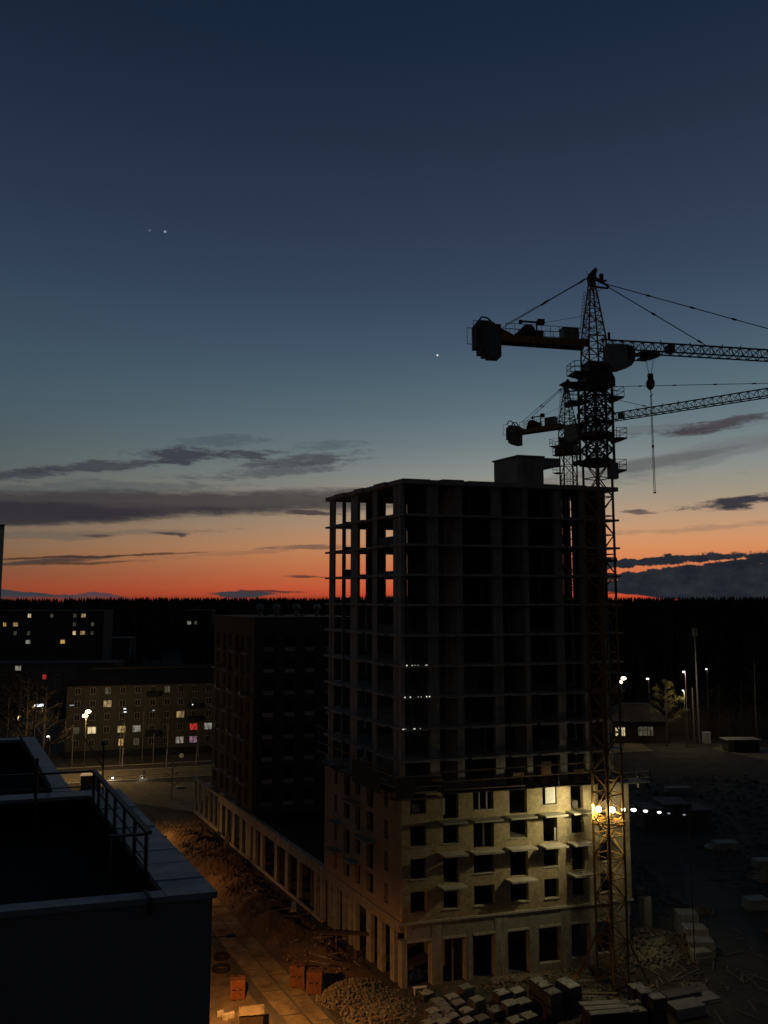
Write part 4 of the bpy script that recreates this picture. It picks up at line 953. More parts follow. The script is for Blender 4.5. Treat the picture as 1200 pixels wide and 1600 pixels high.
b = P(52.5, -15.2); t = thing('street_lamp', 'unseen far street lamp added behind the roof edge to light the far road', 'street lamp', b)  # unseen lamp added to carry amber light up the far road
s = MB(); s.tube([b, b + Vec((0, 0, 5.8))], .1, 8, .07); s.build('pole', M['post'], t)
s = MB(); s.box(b + Vec((.3, 0, 5.85)), (.6, .3, .12), .1); s.build('lamp_head', M['crane_dark'], t)
lamp('street_light', 'SPOT', b + Vec((.5, 0, 5.7)), 5200, (1, .46, .12), target=b + Vec((2.4, 0, 0)), spot=165, blend=1, rad=.2)  # light of the added unseen far lamp
street_lamp('golden street lamp with two heads seen right of the crane mast', (58.6, 193, 0), 16.3, (.45, -.4, 0), 'lamp_sodium', 60, SOD, 2, visible_r=.6)
street_lamp('white street lamp between the dark house and the lit tree', (66.3, 196, 0), 15.9, (-.3, -.3, 0), 'lamp_white', 30, (1, .9, .7), 1, visible_r=.33)
street_lamp('white lamp on the concrete post beside the tall antenna mast', (75.6, 196, 0), 17.6, (-.5, -.3, 0), 'lamp_white', 500, (1, .78, .45), 1, visible_r=.34)
street_lamp('small white street lamp farthest to the right', (84, 203, 0), 17.6, (-.3, -.3, 0), 'lamp_white', 40, (1, .9, .75), 1, visible_r=.24)

street_lamp('lower small white lamp between the lit tree and the concrete post', (73.2, 191, 0), 13.6, (-.4, -.3, 0), 'lamp_white', 1000, (1, .8, .45), 1, visible_r=.2)
# ================================================================== FAR BUILDINGS, LEFT
def block(name, label, p0, dvec, length, depth, h, floors, z0, cols, lit, m, gable=0, wz=(.9, 1.5), w=1.22, group=None, plinth=True, extra=()):
    p0 = Vec(p0); d = Vec(dvec).normalized(); inw = Vec((-d.y, d.x, 0))
    t = thing(name, label, 'apartment block', p0, group)
    s = MB(); s.frame(p0, d, inw, 0, length, 0, depth, 0, h); s.build('wall', m, t)
    if plinth: s = MB(); s.frame(p0, d, inw, -.1, length + .1, -.15, 0, 0, z0); s.build('plinth', M['plinth'], t)
    s = MB()
    if gable: s.prism([(-.6, h + .003), (length + .6, h + .003), (length - 5, h + gable), (5, h + gable)], p0, d, inw, depth * .35, depth * .65); s.hexa([p0 + d * a + inw * b + Vec((0, 0, z)) for a, b, z in ((-.6, -.7, h - .05), (length + .6, -.7, h - .05), (length + .6, depth + .7, h - .05), (-.6, depth + .7, h - .05), (5, depth * .4, h + gable), (length - 5, depth * .4, h + gable), (length - 5, depth * .6, h + gable), (5, depth * .6, h + gable))])
    else: s.frame(p0, d, inw, -.2, length + .2, -.2, depth, h, h + .35)
    s.build('roof', M['roofdark'], t)
    fh = (h - z0) / floors
    for r_ in range(floors):
        for q, cx in enumerate(cols):
            zz = h - fh * (r_ + 1) + wz[0]; k = lit.get((r_, q)); ww = w * (1.5 if k and 'w' in k else 1)
            mm = M[k.split()[0]] if k else M['dpane']
            s = MB(); s.frame(p0, d, inw, cx - ww / 2, cx + ww / 2, -.05, 0, zz, zz + wz[1]); wd = s.build('window', M['wframe'] if not k else mm, t)
            if not k:
                for a in (-ww / 2 + .07, .04): s = MB(); s.frame(p0, d, inw, cx + a, cx + a + ww / 2 - .11, -.07, -.05, zz + .07, zz + wz[1] - .07); s.build('pane', M['dpane'], wd)
            else:
                s = MB()
                for a in (-ww / 2, -.04 if ww < 2 else -ww / 6, ww / 2 - .08): s.frame(p0, d, inw, cx + a, cx + a + .08, -.08, -.05, zz, zz + wz[1])
                s.frame(p0, d, inw, cx - ww / 2, cx + ww / 2, -.08, -.05, zz + wz[1] - .08, zz + wz[1]); s.build('frame', M['wframe'], wd)
    for r_, a, b in extra:
        zz = h - fh * (r_ + 1); s = MB(); s.frame(p0, d, inw, a, b, -1.0, 0, zz + .1, zz + 1.15); s.build('balcony', M['plinth'], t)
    return t
c5 = [2.4, 5.7, 8.9, 12.2, 15.5, 18.9, 22.1, 25.2, 28.3, 31.6, 34.8]
block('apartment_block', 'five storey apartment block with a dark hipped roof and red-lit window', (-72.3, 178.5, 0), (31.7, 7.2, 0), 40, 12, 16.2, 5, 1.6, c5,
      {(0, 2): 'lit_dim', (0, 6): 'lit_dim', (1, 2): 'lit_warm', (2, 7): 'lit_warm', (3, 0): 'lit_dim', (3, 1): 'lit_bright w', (3, 3): 'lit_warm', (3, 4): 'lit_white', (3, 8): 'lit_red w', (3, 9): 'lit_white', (4, 3): 'lit_yel', (4, 4): 'lit_dim', (4, 7): 'lit_white', (4, 8): 'lit_purple w'},
      M['bld'], 3.6, extra=((0, 17.5, 20.5), (3, 17.5, 20.5), (1, 26.8, 29.8), (2, 26.8, 29.8)))
c9 = [2.0, 5.8, 10.5, 14.6, 18.4, 22.6, 26.6, 29.6, 33.0]
block('apartment_block', 'pale far apartment block below the left horizon with scattered lit windows', (-140.5, 283, 0), (36, 4, 0), 37, 14, 31.0, 9, 2.5, c9,
      {(0, 2): 'lit_bright', (0, 4): 'lit_dim', (0, 6): 'lit_dim', (0, 7): 'lit_warm', (1, 0): 'lit_yel', (1, 1): 'lit_warm', (1, 6): 'lit_dim', (1, 8): 'lit_dim', (2, 1): 'lit_dim', (2, 2): 'lit_dim', (2, 6): 'lit_bright', (2, 7): 'lit_warm', (2, 8): 'lit_dim', (3, 2): 'lit_white', (3, 5): 'lit_yel w'}, M['bld2'], 0, w=1.15, wz=(1.0, 1.4))
block('apartment_block', 'low far apartment block with one pink-lit window behind the trees', (-128, 240, 0), (40, 3, 0), 44, 12, 15.6, 5, 2, [3, 7, 11, 15, 19, 23, 27, 31, 35, 39, 42],
      {(0, 3): 'lit_white', (1, 5): 'lit_red'}, M['bld2'], 0)
block('apartment_block', 'farthest apartment block half hidden by forest with one lit window above another', (-124.5, 330, 0), (30, 2, 0), 16, 12, 18.5, 6, 2, [3, 7, 11],
      {(1, 0): 'lit_white', (0, 0): 'lit_dim'}, M['bld'], 0, w=1.5)
block('apartment_block', 'dark apartment block lost in the forest with a tiny pair of lights', (-90.5, 352, 0), (30, 1, 0), 12, 10, 30, 8, 2, [2, 5, 8], {(1, 0): 'lit_white', (1, 1): 'lit_dim'}, M['forest'], 0, plinth=False)
for x, y, lab in ((195, 1107.5, 'upper of two small white lamp reflections before the apartment wall'), (195.5, 1112.5, 'lower of two small white lamp reflections before the apartment wall'), (240, 1110, 'faint twin lamp reflection farther right before the apartment wall'), (112, 1102, 'faint strip-shaped reflection left of the golden street lamp'), (301, 1101, 'slanting small reflection near the right end of the apartment wall')):  # reflections in window glass, built as added glowing boxes on rods
    p = onY(x, y, 176.5 if x < 250 else 180.5); s = MB(); w_ = {112: .9, 301: .25}.get(x, .55)
    m = 'lamp_weak' if x < 200 and x > 150 else 'reflection_faint' if x != 301 else 'lamp_weak'
    s.box(p, (w_, .2, .22), VA); s.m = 1; s.bar(p + Vec((0, .1, .1)), p + Vec((0, 4.5 if x < 250 else 3, .25)), .05)
    tag(s.build('lamp_reflection', [M[m], M['crane_dark']]), lab, 'lamp', 'lamp reflections near the apartment block')

street_lamp('dim orange lamp glowing inside the bare trees at far left', (-73.6, 158, 0), 12.4, (.4, -.3, 0), 'lit_yel', 420, SOD, 1, visible_r=.2)
# corner shop and its sign, far left
t = thing('corner_shop', 'low dark shop with a bright white sign among bare trees', 'shop', (-103, 233, 0))
s = MB(); s.box((-105, 235.2, 1.6), (14, 6, 3.2), .1); s.build('wall', M['house'], t)
s = MB(); s.box((-105, 235.2, 3.3), (14.6, 6.6, .2), .1); s.build('roof', M['roofdark'], t)
p = onY(61, 1102, 231); s = MB(); s.box(p, (2.6, .15, .7), .1); s.build('sign', M['sign_white'], t)
lamp('sign_light', 'POINT', p + Vec((0, -1.5, 0)), 120, (1, .9, .75), rad=.3)
p = onY(53, 1105, 231); s = MB(); s.box(p, (.8, .1, .8), .1); s.bar(p, p + Vec((0, 1.5, 0)), .06); tag(s.build('small_lamp', M['lit_warm']), 'small warm lamp beside the bright white shop sign', 'lamp')
p = onY(66.5, 1109, 215); t = thing('traffic_light', 'traffic light glowing orange below the white shop sign', 'traffic light', (p.x, 215, 0))
s = MB(); s.tube([(p.x, 215, 0), (p.x, 215, p.z - .6)], .08, 6); s.build('pole', M['rubber'], t)
s = MB(); s.box((p.x, 215.1, p.z), (.45, .2, 1.3)); s.build('housing', M['crane_dark'], t)
for dzz in (.35, -.3): s = MB(); s.ball((p.x, 214.95, p.z + dzz), .16, 1, 8, 5); s.build('lens', M['lit_yel'], t)

# street furniture near the crossing
t = thing('street_kiosk', 'small pale kiosk standing at the kerb below the golden lamp', 'kiosk', (-56.3, 152, 0))
s = MB(); s.box((-56.3, 152, 1.25), (3.2, 2.2, 2.5), VA); s.build('wall', M['path'], t)
s = MB(); s.box((-56.3, 152, 2.56), (3.6, 2.6, .12), VA); s.build('roof', M['white'], t)
s = MB(); s.box(Vec((-56.3, 152, 1.2)) + V * -.5 + Vec((.26, -1.08, 0)), (1, .1, 1.9), VA); s.build('door', M['wood'], t)
for px, lab, m in ((176, 'bright low lamp on the ground beside the kiosk', 'lamp_white'), (222.5, 'low ground lamp at the foot of the dark figure', 'lamp_weak')):
    p = onz(px, 1219, 0); t = thing('ground_lamp', lab, 'lamp', p, 'low lamps at the kerb')
    s = MB(); s.tube([p, p + Vec((0, 0, .3))], .08, 6); s.build('post', M['crane_dark'], t)
    s = MB(); s.ball(p + Vec((0, -.05, .42)), .24 if px < 200 else .14, .6, 8, 5); s.build('bulb', M[m], t)
    lamp('ground_light', 'POINT', p + Vec((0, -.4, .7)), 60 if px < 200 else 25, (1, .85, .6), rad=.1)
p = onz(222, 1219, 0) + Vec((.1, .9, 0))
s = MB(); s.tube([p + Vec((-.1, 0, 0)), p + Vec((-.1, 0, .45)), p + Vec((-.09, 0, .9))], .075, 8, .1); s.tube([p + Vec((.12, .1, 0)), p + Vec((.1, 0, .45)), p + Vec((.09, 0, .9))], .075, 8, .1)
s.tube([p + Vec((0, 0, .82)), p + Vec((0, 0, 1.1)), p + Vec((0, 0, 1.4)), p + Vec((0, 0, 1.52))], .19, 10, .15); s.tube([p + Vec((-.22, 0, 1.42)), p + Vec((-.27, -.02, 1.1)), p + Vec((-.24, -.1, .82))], .06, 7, .04); s.tube([p + Vec((.22, 0, 1.42)), p + Vec((.27, -.02, 1.1)), p + Vec((.24, -.1, .82))], .06, 7, .04)
s.tube([p + Vec((0, 0, 1.48)), p + Vec((0, 0, 1.58))], .06, 8); s.ball(p + Vec((0, 0, 1.68)), .115, 1.2, 10, 8)
tag(s.build('person', M['person']), 'person in dark clothes standing by the kerb', 'person')
p = onz(290, 1231, 0); t = thing('white_gate_frame', 'white bent pipe frame standing beyond the arcade end', 'frame', p)
s = MB(); s.tube([p, p + Vec((0, 0, 2.4)), p + Vec((2.2, .2, 2.6))], .07, 6); s.tube([p + Vec((2.2, .2, 2.6)), p + Vec((2.2, .2, 0))], .07, 6); s.build('pipe', M['white'], t)
s = MB(); s.box(p + Vec((-.8, -.5, .2)), (1.6, .8, .4), VA, .05); s.build('foot_block', M['pale'], t)
p = onz(283, 1200, 0); t = thing('road_sign', 'pale round sign plate on a thin post across the street', 'sign', p)
s = MB(); s.tube([p, p + Vec((0, 0, 2.3))], .05, 6); s.build('post', M['post'], t); s = MB(); s.tube([p + Vec((0, -.1, 2.6)), p + Vec((0, -.14, 2.6))], .5, 12); s.build('plate', M['white'], t)
for i, (px, py) in enumerate(((112, 1200), (187, 1196), (239, 1197), (222, 1190), (310, 1186))):
    p = onz(px, py, 0); h = (9, 8, 7, 11, 8)[i]
    s = MB(); s.tube([p, p + Vec((0, 0, h))], .11, 6, .07); s.bar(p + Vec((-.4, 0, h - .4)), p + Vec((.4, 0, h - .4)), .06)
    tag(s.build('utility_pole', M['post']), ('bare pole left of the tall golden lamp', 'bare pole right of the tall golden lamp', 'bare pole in front of the middle of the apartment block', 'taller bare pole before the apartment block', 'bare pole near the dark brick block')[i], 'pole', 'bare poles along the street')
# railing along the street
t = thing('street_fence', 'thin pale street railing along the far kerb', 'fence', L0 + V * 50)
s = MB()
for i in range(33):
    p = L0 + V * (48 + i * 1.6) + Vec((0, -.9, 0)); s.bar(p, p + Vec((0, 0, 1.0)), .05)
s.bar(L0 + V * 48 + Vec((0, -.9, 1.0)), L0 + V * 99.2 + Vec((0, -.9, 1.0)), .06); s.bar(L0 + V * 48 + Vec((0, -.9, .5)), L0 + V * 99.2 + Vec((0, -.9, .5)), .04); s.build('rail', M['post'], t)

# ================================================================== FAR RIGHT
t = thing('dark_house', 'dark house with a low hipped roof and two lit windows', 'house', (60, 197, 0))
s = MB(); s.frame(Vec((57, 197, 0)), Vec((1, 0, 0)), Vec((0, 1, 0)), 0, 14.5, 0, 10, 0, 5.4); s.build('wall', M['house'], t)
s = MB(); s.hexa([Vec(q) for q in ((56.2, 196.2, 5.4), (72.3, 196.2, 5.4), (72.3, 207.8, 5.4), (56.2, 207.8, 5.4), (61, 201, 9.2), (68, 201, 9.2), (68, 203, 9.2), (61, 203, 9.2))]); s.build('roof', M['roofdark'], t)
for x, wd, m, zz in ((961.5, 2.5, 'lit_bright', 1.9), (997, 3.9, 'lit_dim', 2.1)):
    p = onY(x, 1149, 196.94); s = MB(); s.frame(Vec((p.x, 196.95, 0)), Vec((1, 0, 0)), Vec((0, 1, 0)), 0, wd, 0, .05, p.z - .1, p.z + zz); wnd = s.build('window', M[m], t)
    s = MB()
    for q in (0, .3, .58, .97): s.frame(Vec((p.x, 196.9, 0)), Vec((1, 0, 0)), Vec((0, 1, 0)), wd * q, wd * q + .09, 0, .05, p.z - .1, p.z + zz)
    s.frame(Vec((p.x, 196.88, 0)), Vec((1, 0, 0)), Vec((0, 1, 0)), 0, wd, 0, .02, p.z + zz * .55, p.z + zz * .55 + .08); s.build('frame', M['house'], wnd)
p = onz(1083, 1157, 0); p = Vec((79.6, 199, 0)); t = thing('antenna_mast', 'very tall thin antenna mast rising beyond the site', 'mast', p)
s = MB(); s.tube([p, p + Vec((0, 0, 14)), p + Vec((0, 0, 28.4))], .32, 8, .13); s.build('pole', M['mast'], t)
for a in range(3): q = Vec((cos(a * 2.1) * .5, sin(a * 2.1) * .5, 26.4)); s = MB(); s.box(p + q + Vec((0, 0, 1)), (.3, .22, 2.0), a * 2.1); s.bar(p + q, p + Vec((0, 0, 26.4)), .06); s.build('antenna', M['crane_grey'], t)
s = MB(); s.bar(p + Vec((0, 0, 28)), p + Vec((0, 0, 30)), .05); s.build('spike', M['crane_grey'], t)
p = Vec((77.6, 197, 0)); s = MB(); s.tube([p, p + Vec((0, 0, 13.6))], .26, 7, .17); tag(s.build('concrete_post', M['post']), 'stout pale post just left of the tall antenna mast', 'post')
p = Vec((80.8, 197.5, 0)); s = MB(); s.box(p + Vec((0, 0, 1.3)), (1.7, 1.2, 2.6)); s.box(p + Vec((0, 0, 2.65)), (1.9, 1.4, .1)); tag(s.build('equipment_cabinet', M['white']), 'pale equipment cabinet at the foot of the antenna mast', 'cabinet')
t = thing('site_cabin', 'small flat roofed cabin with a pale gable at far right', 'cabin', (84, 187, 0))
s = MB(); s.box((85, 188, 1.35), (7.6, 3, 2.7), .05); s.build('wall', M['house'], t)
s = MB(); s.box((85, 188, 2.78), (8.4, 3.8, .16), .05); s.build('roof', M['pale'], t)
s = MB(); s.box((82.0, 186.38, 1.4), (1.4, .1, 2.2), .05); s.build('door', M['path'], t); 
for x in (79.5, 80.3): s = MB(); s.bar((x, 184, 0), (x + .1, 184, 2.2), .12); tag(s.build('fence_post', M['wood_dark']), 'dark crooked post in front of the small cabin, ' + ('left' if x < 80 else 'right') + ' of the two', 'post', 'posts before the cabin')
lamp('yard_light', 'POINT', (84, 181, 5), 0.001, SOD) if False else None

# ================================================================== TREES
def bare_tree(name, label, base, h, m, spread=.42, depth=4, group=None, lean=(0, 0), fol=None, nf=0, seed=0):
    rnd = random.Random(seed); t = thing(name, label, 'tree', base, group); b = Vec(base)
    tr = MB(); cr = MB(); tips = []
    pts = [b + Vec((lean[0] * f * h + rnd.uniform(-.08, .08), lean[1] * f * h + rnd.uniform(-.08, .08), h * f)) for f in (0, .2, .4, .6, .8, 1)]
    tr.tube(pts, h * .014 + .05, 7, .03); tr.build('trunk', m, t)
    def br(p, d, L, r, k):
        e = p + d * L; mid = p.lerp(e, .5) + Vec((rnd.uniform(-.1, .1), rnd.uniform(-.1, .1), rnd.uniform(0, .12))) * L
        cr.tube([p, mid, e], r, 4, r * .45, cap=False); tips.append(e)
        if k:
            for _ in range(3):
                dd = (d + Vec((rnd.uniform(-1, 1), rnd.uniform(-1, 1), rnd.uniform(-.5, .8))) * .75).normalized(); br(p.lerp(e, rnd.uniform(.4, 1)), dd, L * rnd.uniform(.5, .72), r * .55, k - 1)
    for i in range(13):
        f = .3 + .7 * i / 13; p = b + Vec((lean[0] * f * h, lean[1] * f * h, h * f)); a = i * 2.4 + rnd.uniform(-.4, .4)
        br(p, Vec((cos(a), sin(a), rnd.uniform(.25, .9))).normalized(), h * spread * (1.15 - f) * rnd.uniform(.6, 1), h * .005 + .012, depth - 1)
    if fol:
        for e in tips:
            for _ in range(nf):
                c = e + Vec((rnd.gauss(0, .28), rnd.gauss(0, .28), rnd.gauss(0, .2))); a = Vec((rnd.uniform(-1, 1), rnd.uniform(-1, 1), rnd.uniform(-.3, .8))).normalized() * rnd.uniform(.12, .26); q = a.cross(Vec((rnd.uniform(-1, 1), rnd.uniform(-1, 1), rnd.uniform(-1, 1)))).normalized() * .05
                cr.m = 1; cr.quad(c - a, c + q, c + a, c - q)
        cr.build('crown', [M['twig'], fol], t, fix=False)
    else: cr.build('crown', M['twig'], t, fix=False)
    return t
bare_tree('pine_tree', 'lamplit pine tree with yellow-green crown beside the white lamp', (69.3, 193, 0), 16.2, M['bark'], .36, 3, None, (.0, 0), M['needle'], 16, 3)
for i, (x, y, h, lab) in enumerate(((-73.5, 153, 19, 'bare tree at the far left edge'), (-71.2, 156, 20.5, 'bare tree just right of the far left edge tree'), (-66.5, 149, 21.5, 'tallest bare tree left of the apartment block'), (-70.5, 163, 18, 'bare tree nearest the white street lamp'), (-79.5, 171, 19.5, 'bare tree farthest back at the far left'))):
    bare_tree('bare_tree', lab, (x, y, 0), h, M['bark'], .34, 4, 'bare trees at far left', (.02, 0), None, 0, 20 + i)
for i, (x, y, h, lab) in enumerate(((-38.5, 144, 7.5, 'small bare sapling on the earth by the street'), (-56.2, 170, 9.5, 'thin birch in front of the yellow-lit window'), (-47, 171, 9, 'thin birch in front of the middle of the apartment block'), (-41, 173, 8, 'thin birch near the red-lit window'))):
    bare_tree('birch_sapling', lab, (x, y, 0), h, M['birch'], .25, 3, 'thin street birches', (.01, 0), None, 0, 40 + i)
for i, (x, y, h, lab) in enumerate(((73.5, 204, 13, 'bare tree right behind the lamplit pine'), (84.5, 205, 14, 'bare tree just right of the antenna mast'), (88.5, 208, 13, 'dim bare tree between antenna mast and cabin'), (93, 204, 15, 'bare tree behind the cabin'), (97.5, 206, 21, 'pale slender birch standing above the cabin'), (91, 213, 13, 'bare tree farthest back above the cabin'), (81.8, 210, 12, 'bare tree directly behind the antenna mast'))):
    bare_tree('bare_tree', lab, (x, y, 0), h, M['birch'] if h > 20 else M['bark'], .34, 3, 'bare trees by the far lamps', (.01, 0), None, 0, 60 + i)
rnd = random.Random(9); th = MB()
for _ in range(520):
    x = rnd.uniform(71, 104); y = rnd.uniform(202.5, 212); h = rnd.uniform(2, 7.5) * (1 if x > 76 else .7); p = Vec((x, y, 0)); q = p + Vec((rnd.gauss(0, .5), rnd.gauss(0, .4), h)); th.bar(p, q, .045)
    for _ in range(6): f = rnd.uniform(.3, 1); r_ = p.lerp(q, f); th.bar(r_, r_ + Vec((rnd.gauss(0, .7), rnd.gauss(0, .5), rnd.uniform(.2, 1.3))), .028)
tag(th.build('undergrowth', M['thicket'], fix=False), 'tangled leafless undergrowth lit brown behind the posts', 'undergrowth', kind='stuff')
# forest mass to the horizon
fo = MB(); rnd = random.Random(5)
def spruce(x, y, z, h, r):
    a0 = rnd.uniform(0, 6.28)
    for zz, hh, rr in ((.12, .55, 1), (.38, .42, .72), (.62, .38, .46)):
        b = len(fo.v); n = 5
        for k in range(n):
            a = a0 + 2 * pi * k / n; q = rnd.uniform(.75, 1.2); fo.v.append((x + r * rr * q * cos(a), y + r * rr * q * sin(a), z + h * zz))
        fo.v.append((x + rnd.uniform(-.2, .2), y, z + h * (zz + hh)))
        for k in range(n): fo.f.append((b + k, b + (k + 1) % n, b + n)); fo.mi.append(0)
cnt = 0
while cnt < 11500:
    y = (245 + 780 * rnd.random() ** .9) if cnt < 4300 else rnd.uniform(560, 1030); x = rnd.uniform(-1, 1) * (y * .62 + 30)
    if y < 420 and -150 < x < -60 and rnd.random() < .93: continue
    if y < 350 and x < -20 and rnd.random() < .5: continue
    z = hill_z(x, y); top_ = 36.3 - z + rnd.gauss(0, .5) + .9 * sin(x * .016 + 1) + .7 * sin(x * .047 + 2); h = min(rnd.uniform(15, 25), max(9, top_ - (4 if y < 420 else 1.5 if y < 560 else -.6)))
    spruce(x, y, z - .5, h, h * rnd.uniform(.13, .19)); cnt += 1
tag(fo.build('forest', M['forest'], fix=False), 'black conifer forest covering the land up to the horizon', 'forest', kind='stuff')
# ================================================================== BUILDING SITE, NEAR
def chunk(mb, c, r, rnd):
    d = [r * rnd.uniform(.5, 1.3) for _ in range(3)]; rot = Vec((rnd.uniform(-1, 1), rnd.uniform(-1, 1), rnd.uniform(-1, 1))).normalized(); from_q = rot.rotation_difference(Vec((0, 0, 1)))
    pts = []
    for z in (-1, 1):
        for x, y in ((-1, -1), (1, -1), (1, 1), (-1, 1)): pts.append(Vec(c) + from_q @ Vec((x * d[0] * rnd.uniform(.6, 1), y * d[1] * rnd.uniform(.6, 1), z * d[2] * .7 * rnd.uniform(.6, 1))))
    mb.hexa(pts)
def rubble(name, label, centre, rx, ry, h, n, size, m, rz=0, seed=1, flat=0):
    rnd = random.Random(seed); mb = MB(); c = Vec(centre)
    # solid core so the heap is closed
    N = 14; ring = []
    for i, f in enumerate((1, .72, .42, .15)):
        ring.append([c + Vec((cos(2 * pi * k / N + rz) * rx * f * rnd.uniform(.85, 1.05), sin(2 * pi * k / N + rz) * ry * f * rnd.uniform(.85, 1.05), -.05 + h * .86 * (1 - f ** 1.5))) for k in range(N)])
    for i in range(3):
        for k in range(N): mb.quad(ring[i][k], ring[i][(k + 1) % N], ring[i + 1][(k + 1) % N], ring[i + 1][k])
    mb.quad(*ring[3])
    for _ in range(n):
        f = sqrt(rnd.random()) * 1.12; a = rnd.uniform(0, 2 * pi); ca, sa = cos(rz), sin(rz)
        x, y = cos(a) * rx * f, sin(a) * ry * f
        chunk(mb, c + Vec((x * ca - y * sa, x * sa + y * ca, max(.04, h * .9 * (1 - min(1, f) ** 1.5) + rnd.uniform(-.05, .1)))), size * rnd.uniform(.4, 1.25), rnd)
    return tag(mb.build(name, m), label, 'rubble', kind='stuff')
p = onz(550, 1552, .4); rubble('rubble_heap', 'heap of pale broken block at the tower corner by the orange packs', (p.x, p.y + .6, 0), 3.1, 2.3, 1.25, 900, .125, M['rubble'], .4, 3)
p = onz(600, 1580); rubble('rubble_scatter', 'scattered broken block in front of the tower corner pier', (p.x, p.y, 0), 2.8, 2.0, .3, 260, .13, M['rubble_dark'], .2, 4)
p = onz(1040, 1500); rubble('debris_heap', 'heap of planks, block and spoil right of the crane foot', (p.x - 1.2, p.y + 2.6, 0), 5.6, 4.0, 1.7, 760, .19, M['rubble_dark'], .3, 5)
rubble('debris_scatter', 'loose rubbish strewn along the foot of the shop front', P(-1.6, 14.5), 7.5, 1.1, .25, 330, .17, M['rubble_dark'], VA, 6)
rubble('spoil_heap', 'brown spoil heap beside the stacked big blocks', (31.3, 84.0, 0), 2.6, 2.4, 1.7, 90, .15, M['mud'], 0, 8)
for i, (px, py, n_, r_) in enumerate(((1090, 1545, 60, 3.0), (1010, 1560, 50, 2.6), (930, 1555, 40, 2.2), (870, 1575, 60, 2.6), (560, 1590, 60, 2.2), (350, 1330, 0, 1))):
    if not n_: continue
    p = onz(px, py); rubble('ground_rubbish', ('loose rubbish between the low slab piles and the track', 'loose rubbish beside the tall grey stacks', 'loose rubbish under the crane foot', 'loose rubbish between pallets and crane', 'loose rubbish near the bottom edge below the rubble heap')[i], (p.x, p.y, 0), r_, r_ * .8, .12, n_, .16, M['rubble_dark'], 0, 30 + i)
rnd = random.Random(11)
mb = MB()
for _ in range(480):
    u = rnd.uniform(3, 62); v = rnd.uniform(-8, -1.2); chunk(mb, P(u, v, .15 + max(0, bumpy(u, v)) * .8), rnd.uniform(.04, .14), rnd)
for _ in range(28):
    u = rnd.uniform(4, 30); v = rnd.uniform(-7, -1.5); z = .3 + max(0, bumpy(u, v)) * .9; a = rnd.uniform(0, 3.14); L = rnd.uniform(.6, 2.2); mb.bar(P(u, v, z), P(u + cos(a) * L, v + sin(a) * L, z + rnd.uniform(-.1, .25)), .09, .05)
tag(mb.build('site_litter', M['rubble_dark']), 'clods, offcuts and sticks littering the earth bank', 'litter', kind='stuff')

# pallets of blocks
def block_pack(label, px, py, w, d, h, rz, group, tiers=1, wrap=True, m='greyblock'):
    c = onz(px, py, h); c.z = 0; t = thing('block_pallet', label, 'block pallet', c, group)
    rn = random.Random(int(px * 7 + py)); t.rotation_euler = (0, 0, rz)
    def loc(mbb, name, mm):   # build in local axes of the thing
        o = mbb.build(name, mm); o.parent = t; return o
    th = h / tiers
    for k in range(tiers):
        z = k * th; s = MB()
        for y in (-d * .42, 0, d * .42): s.box((0, y, z + .08), (w, .1, .1)); 
        for x in (-w * .42, -w * .14, w * .14, w * .42): s.box((x, 0, z + .14), (.12, d, .025))
        loc(s, 'pallet', M['wood_dark'])
        s = MB(); nx_, ny_, nz_ = max(2, round(w / .62)), max(2, round(d / .32)), max(2, round((th - .17) / .25))
        bw, bd, bh = w / nx_, d / ny_, (th - .18) / nz_
        for a in range(nx_):
            for b in range(ny_):
                for e in range(nz_):
                    if 0 < a < nx_ - 1 and 0 < b < ny_ - 1 and e < nz_ - 1: continue
                    s.box((-w / 2 + (a + .5) * bw + rn.uniform(-.012, .012), -d / 2 + (b + .5) * bd + rn.uniform(-.012, .012), z + .16 + (e + .5) * bh), (bw - .02, bd - .018, bh - .014))
        loc(s, 'blocks', M[m])
    if wrap:
        s = MB(); n = 5; z = h + .01; g_ = {}
        for a in range(n + 1):
            for b in range(n + 1): g_[a, b] = (-w / 2 * .93 + w * .9 * a / n + rn.uniform(-.03, .03), -d / 2 * .93 + d * .9 * b / n + rn.uniform(-.03, .03), z + rn.uniform(0, .045) - (.02 if a in (0, n) or b in (0, n) else 0))
        for a in range(n):
            for b in range(n):
                if rn.random() < .9 or (0 < a < n - 1 and 0 < b < n - 1): s.quad(g_[a, b], g_[a + 1, b], g_[a + 1, b + 1], g_[a, b + 1])
        loc(s, 'top_sheet', M['sheet'])
    return t
G1 = 'low block pallets crowded before the tower corner'
rows = [(728, 1541, 1.1, 'taller single pallet nearest the second shop pier'), (706, 1556, .9, 'back row pallet of the crowd, right'), (684, 1562, .9, 'back row pallet of the crowd, left'),
        (666, 1550, .6, 'low dark pallet hard by the corner pier'), (691, 1569, .9, 'second row pallet of the crowd, left of middle'), (716, 1565, .9, 'second row pallet of the crowd, right of middle'),
        (698, 1577, .9, 'third row pallet at the middle of the crowd'), (729, 1577, .9, 'third row pallet at the right of the crowd'), (745, 1560, 1.3, 'darker taller pallet right of the crowd'),
        (676, 1578, .9, 'third row pallet at the left of the crowd'), (706, 1586, .9, 'fourth row pallet at the middle of the crowd'), (681, 1588, .9, 'fourth row pallet at the left of the crowd'),
        (729, 1593, .9, 'front row pallet at the right of the crowd'), (753, 1589, .9, 'front row pallet standing off to the right of the crowd'), (693, 1595, .9, 'front row pallet at the left of the crowd'), (669, 1596, .9, 'front row pallet at the far left of the crowd')]
for i, (px, py, h, lab) in enumerate(rows): block_pack(lab, px, py, 1.25, 1.0, h, VA + .35 + random.uniform(-.08, .08), G1)
G2 = 'block pallets before the middle shop openings'
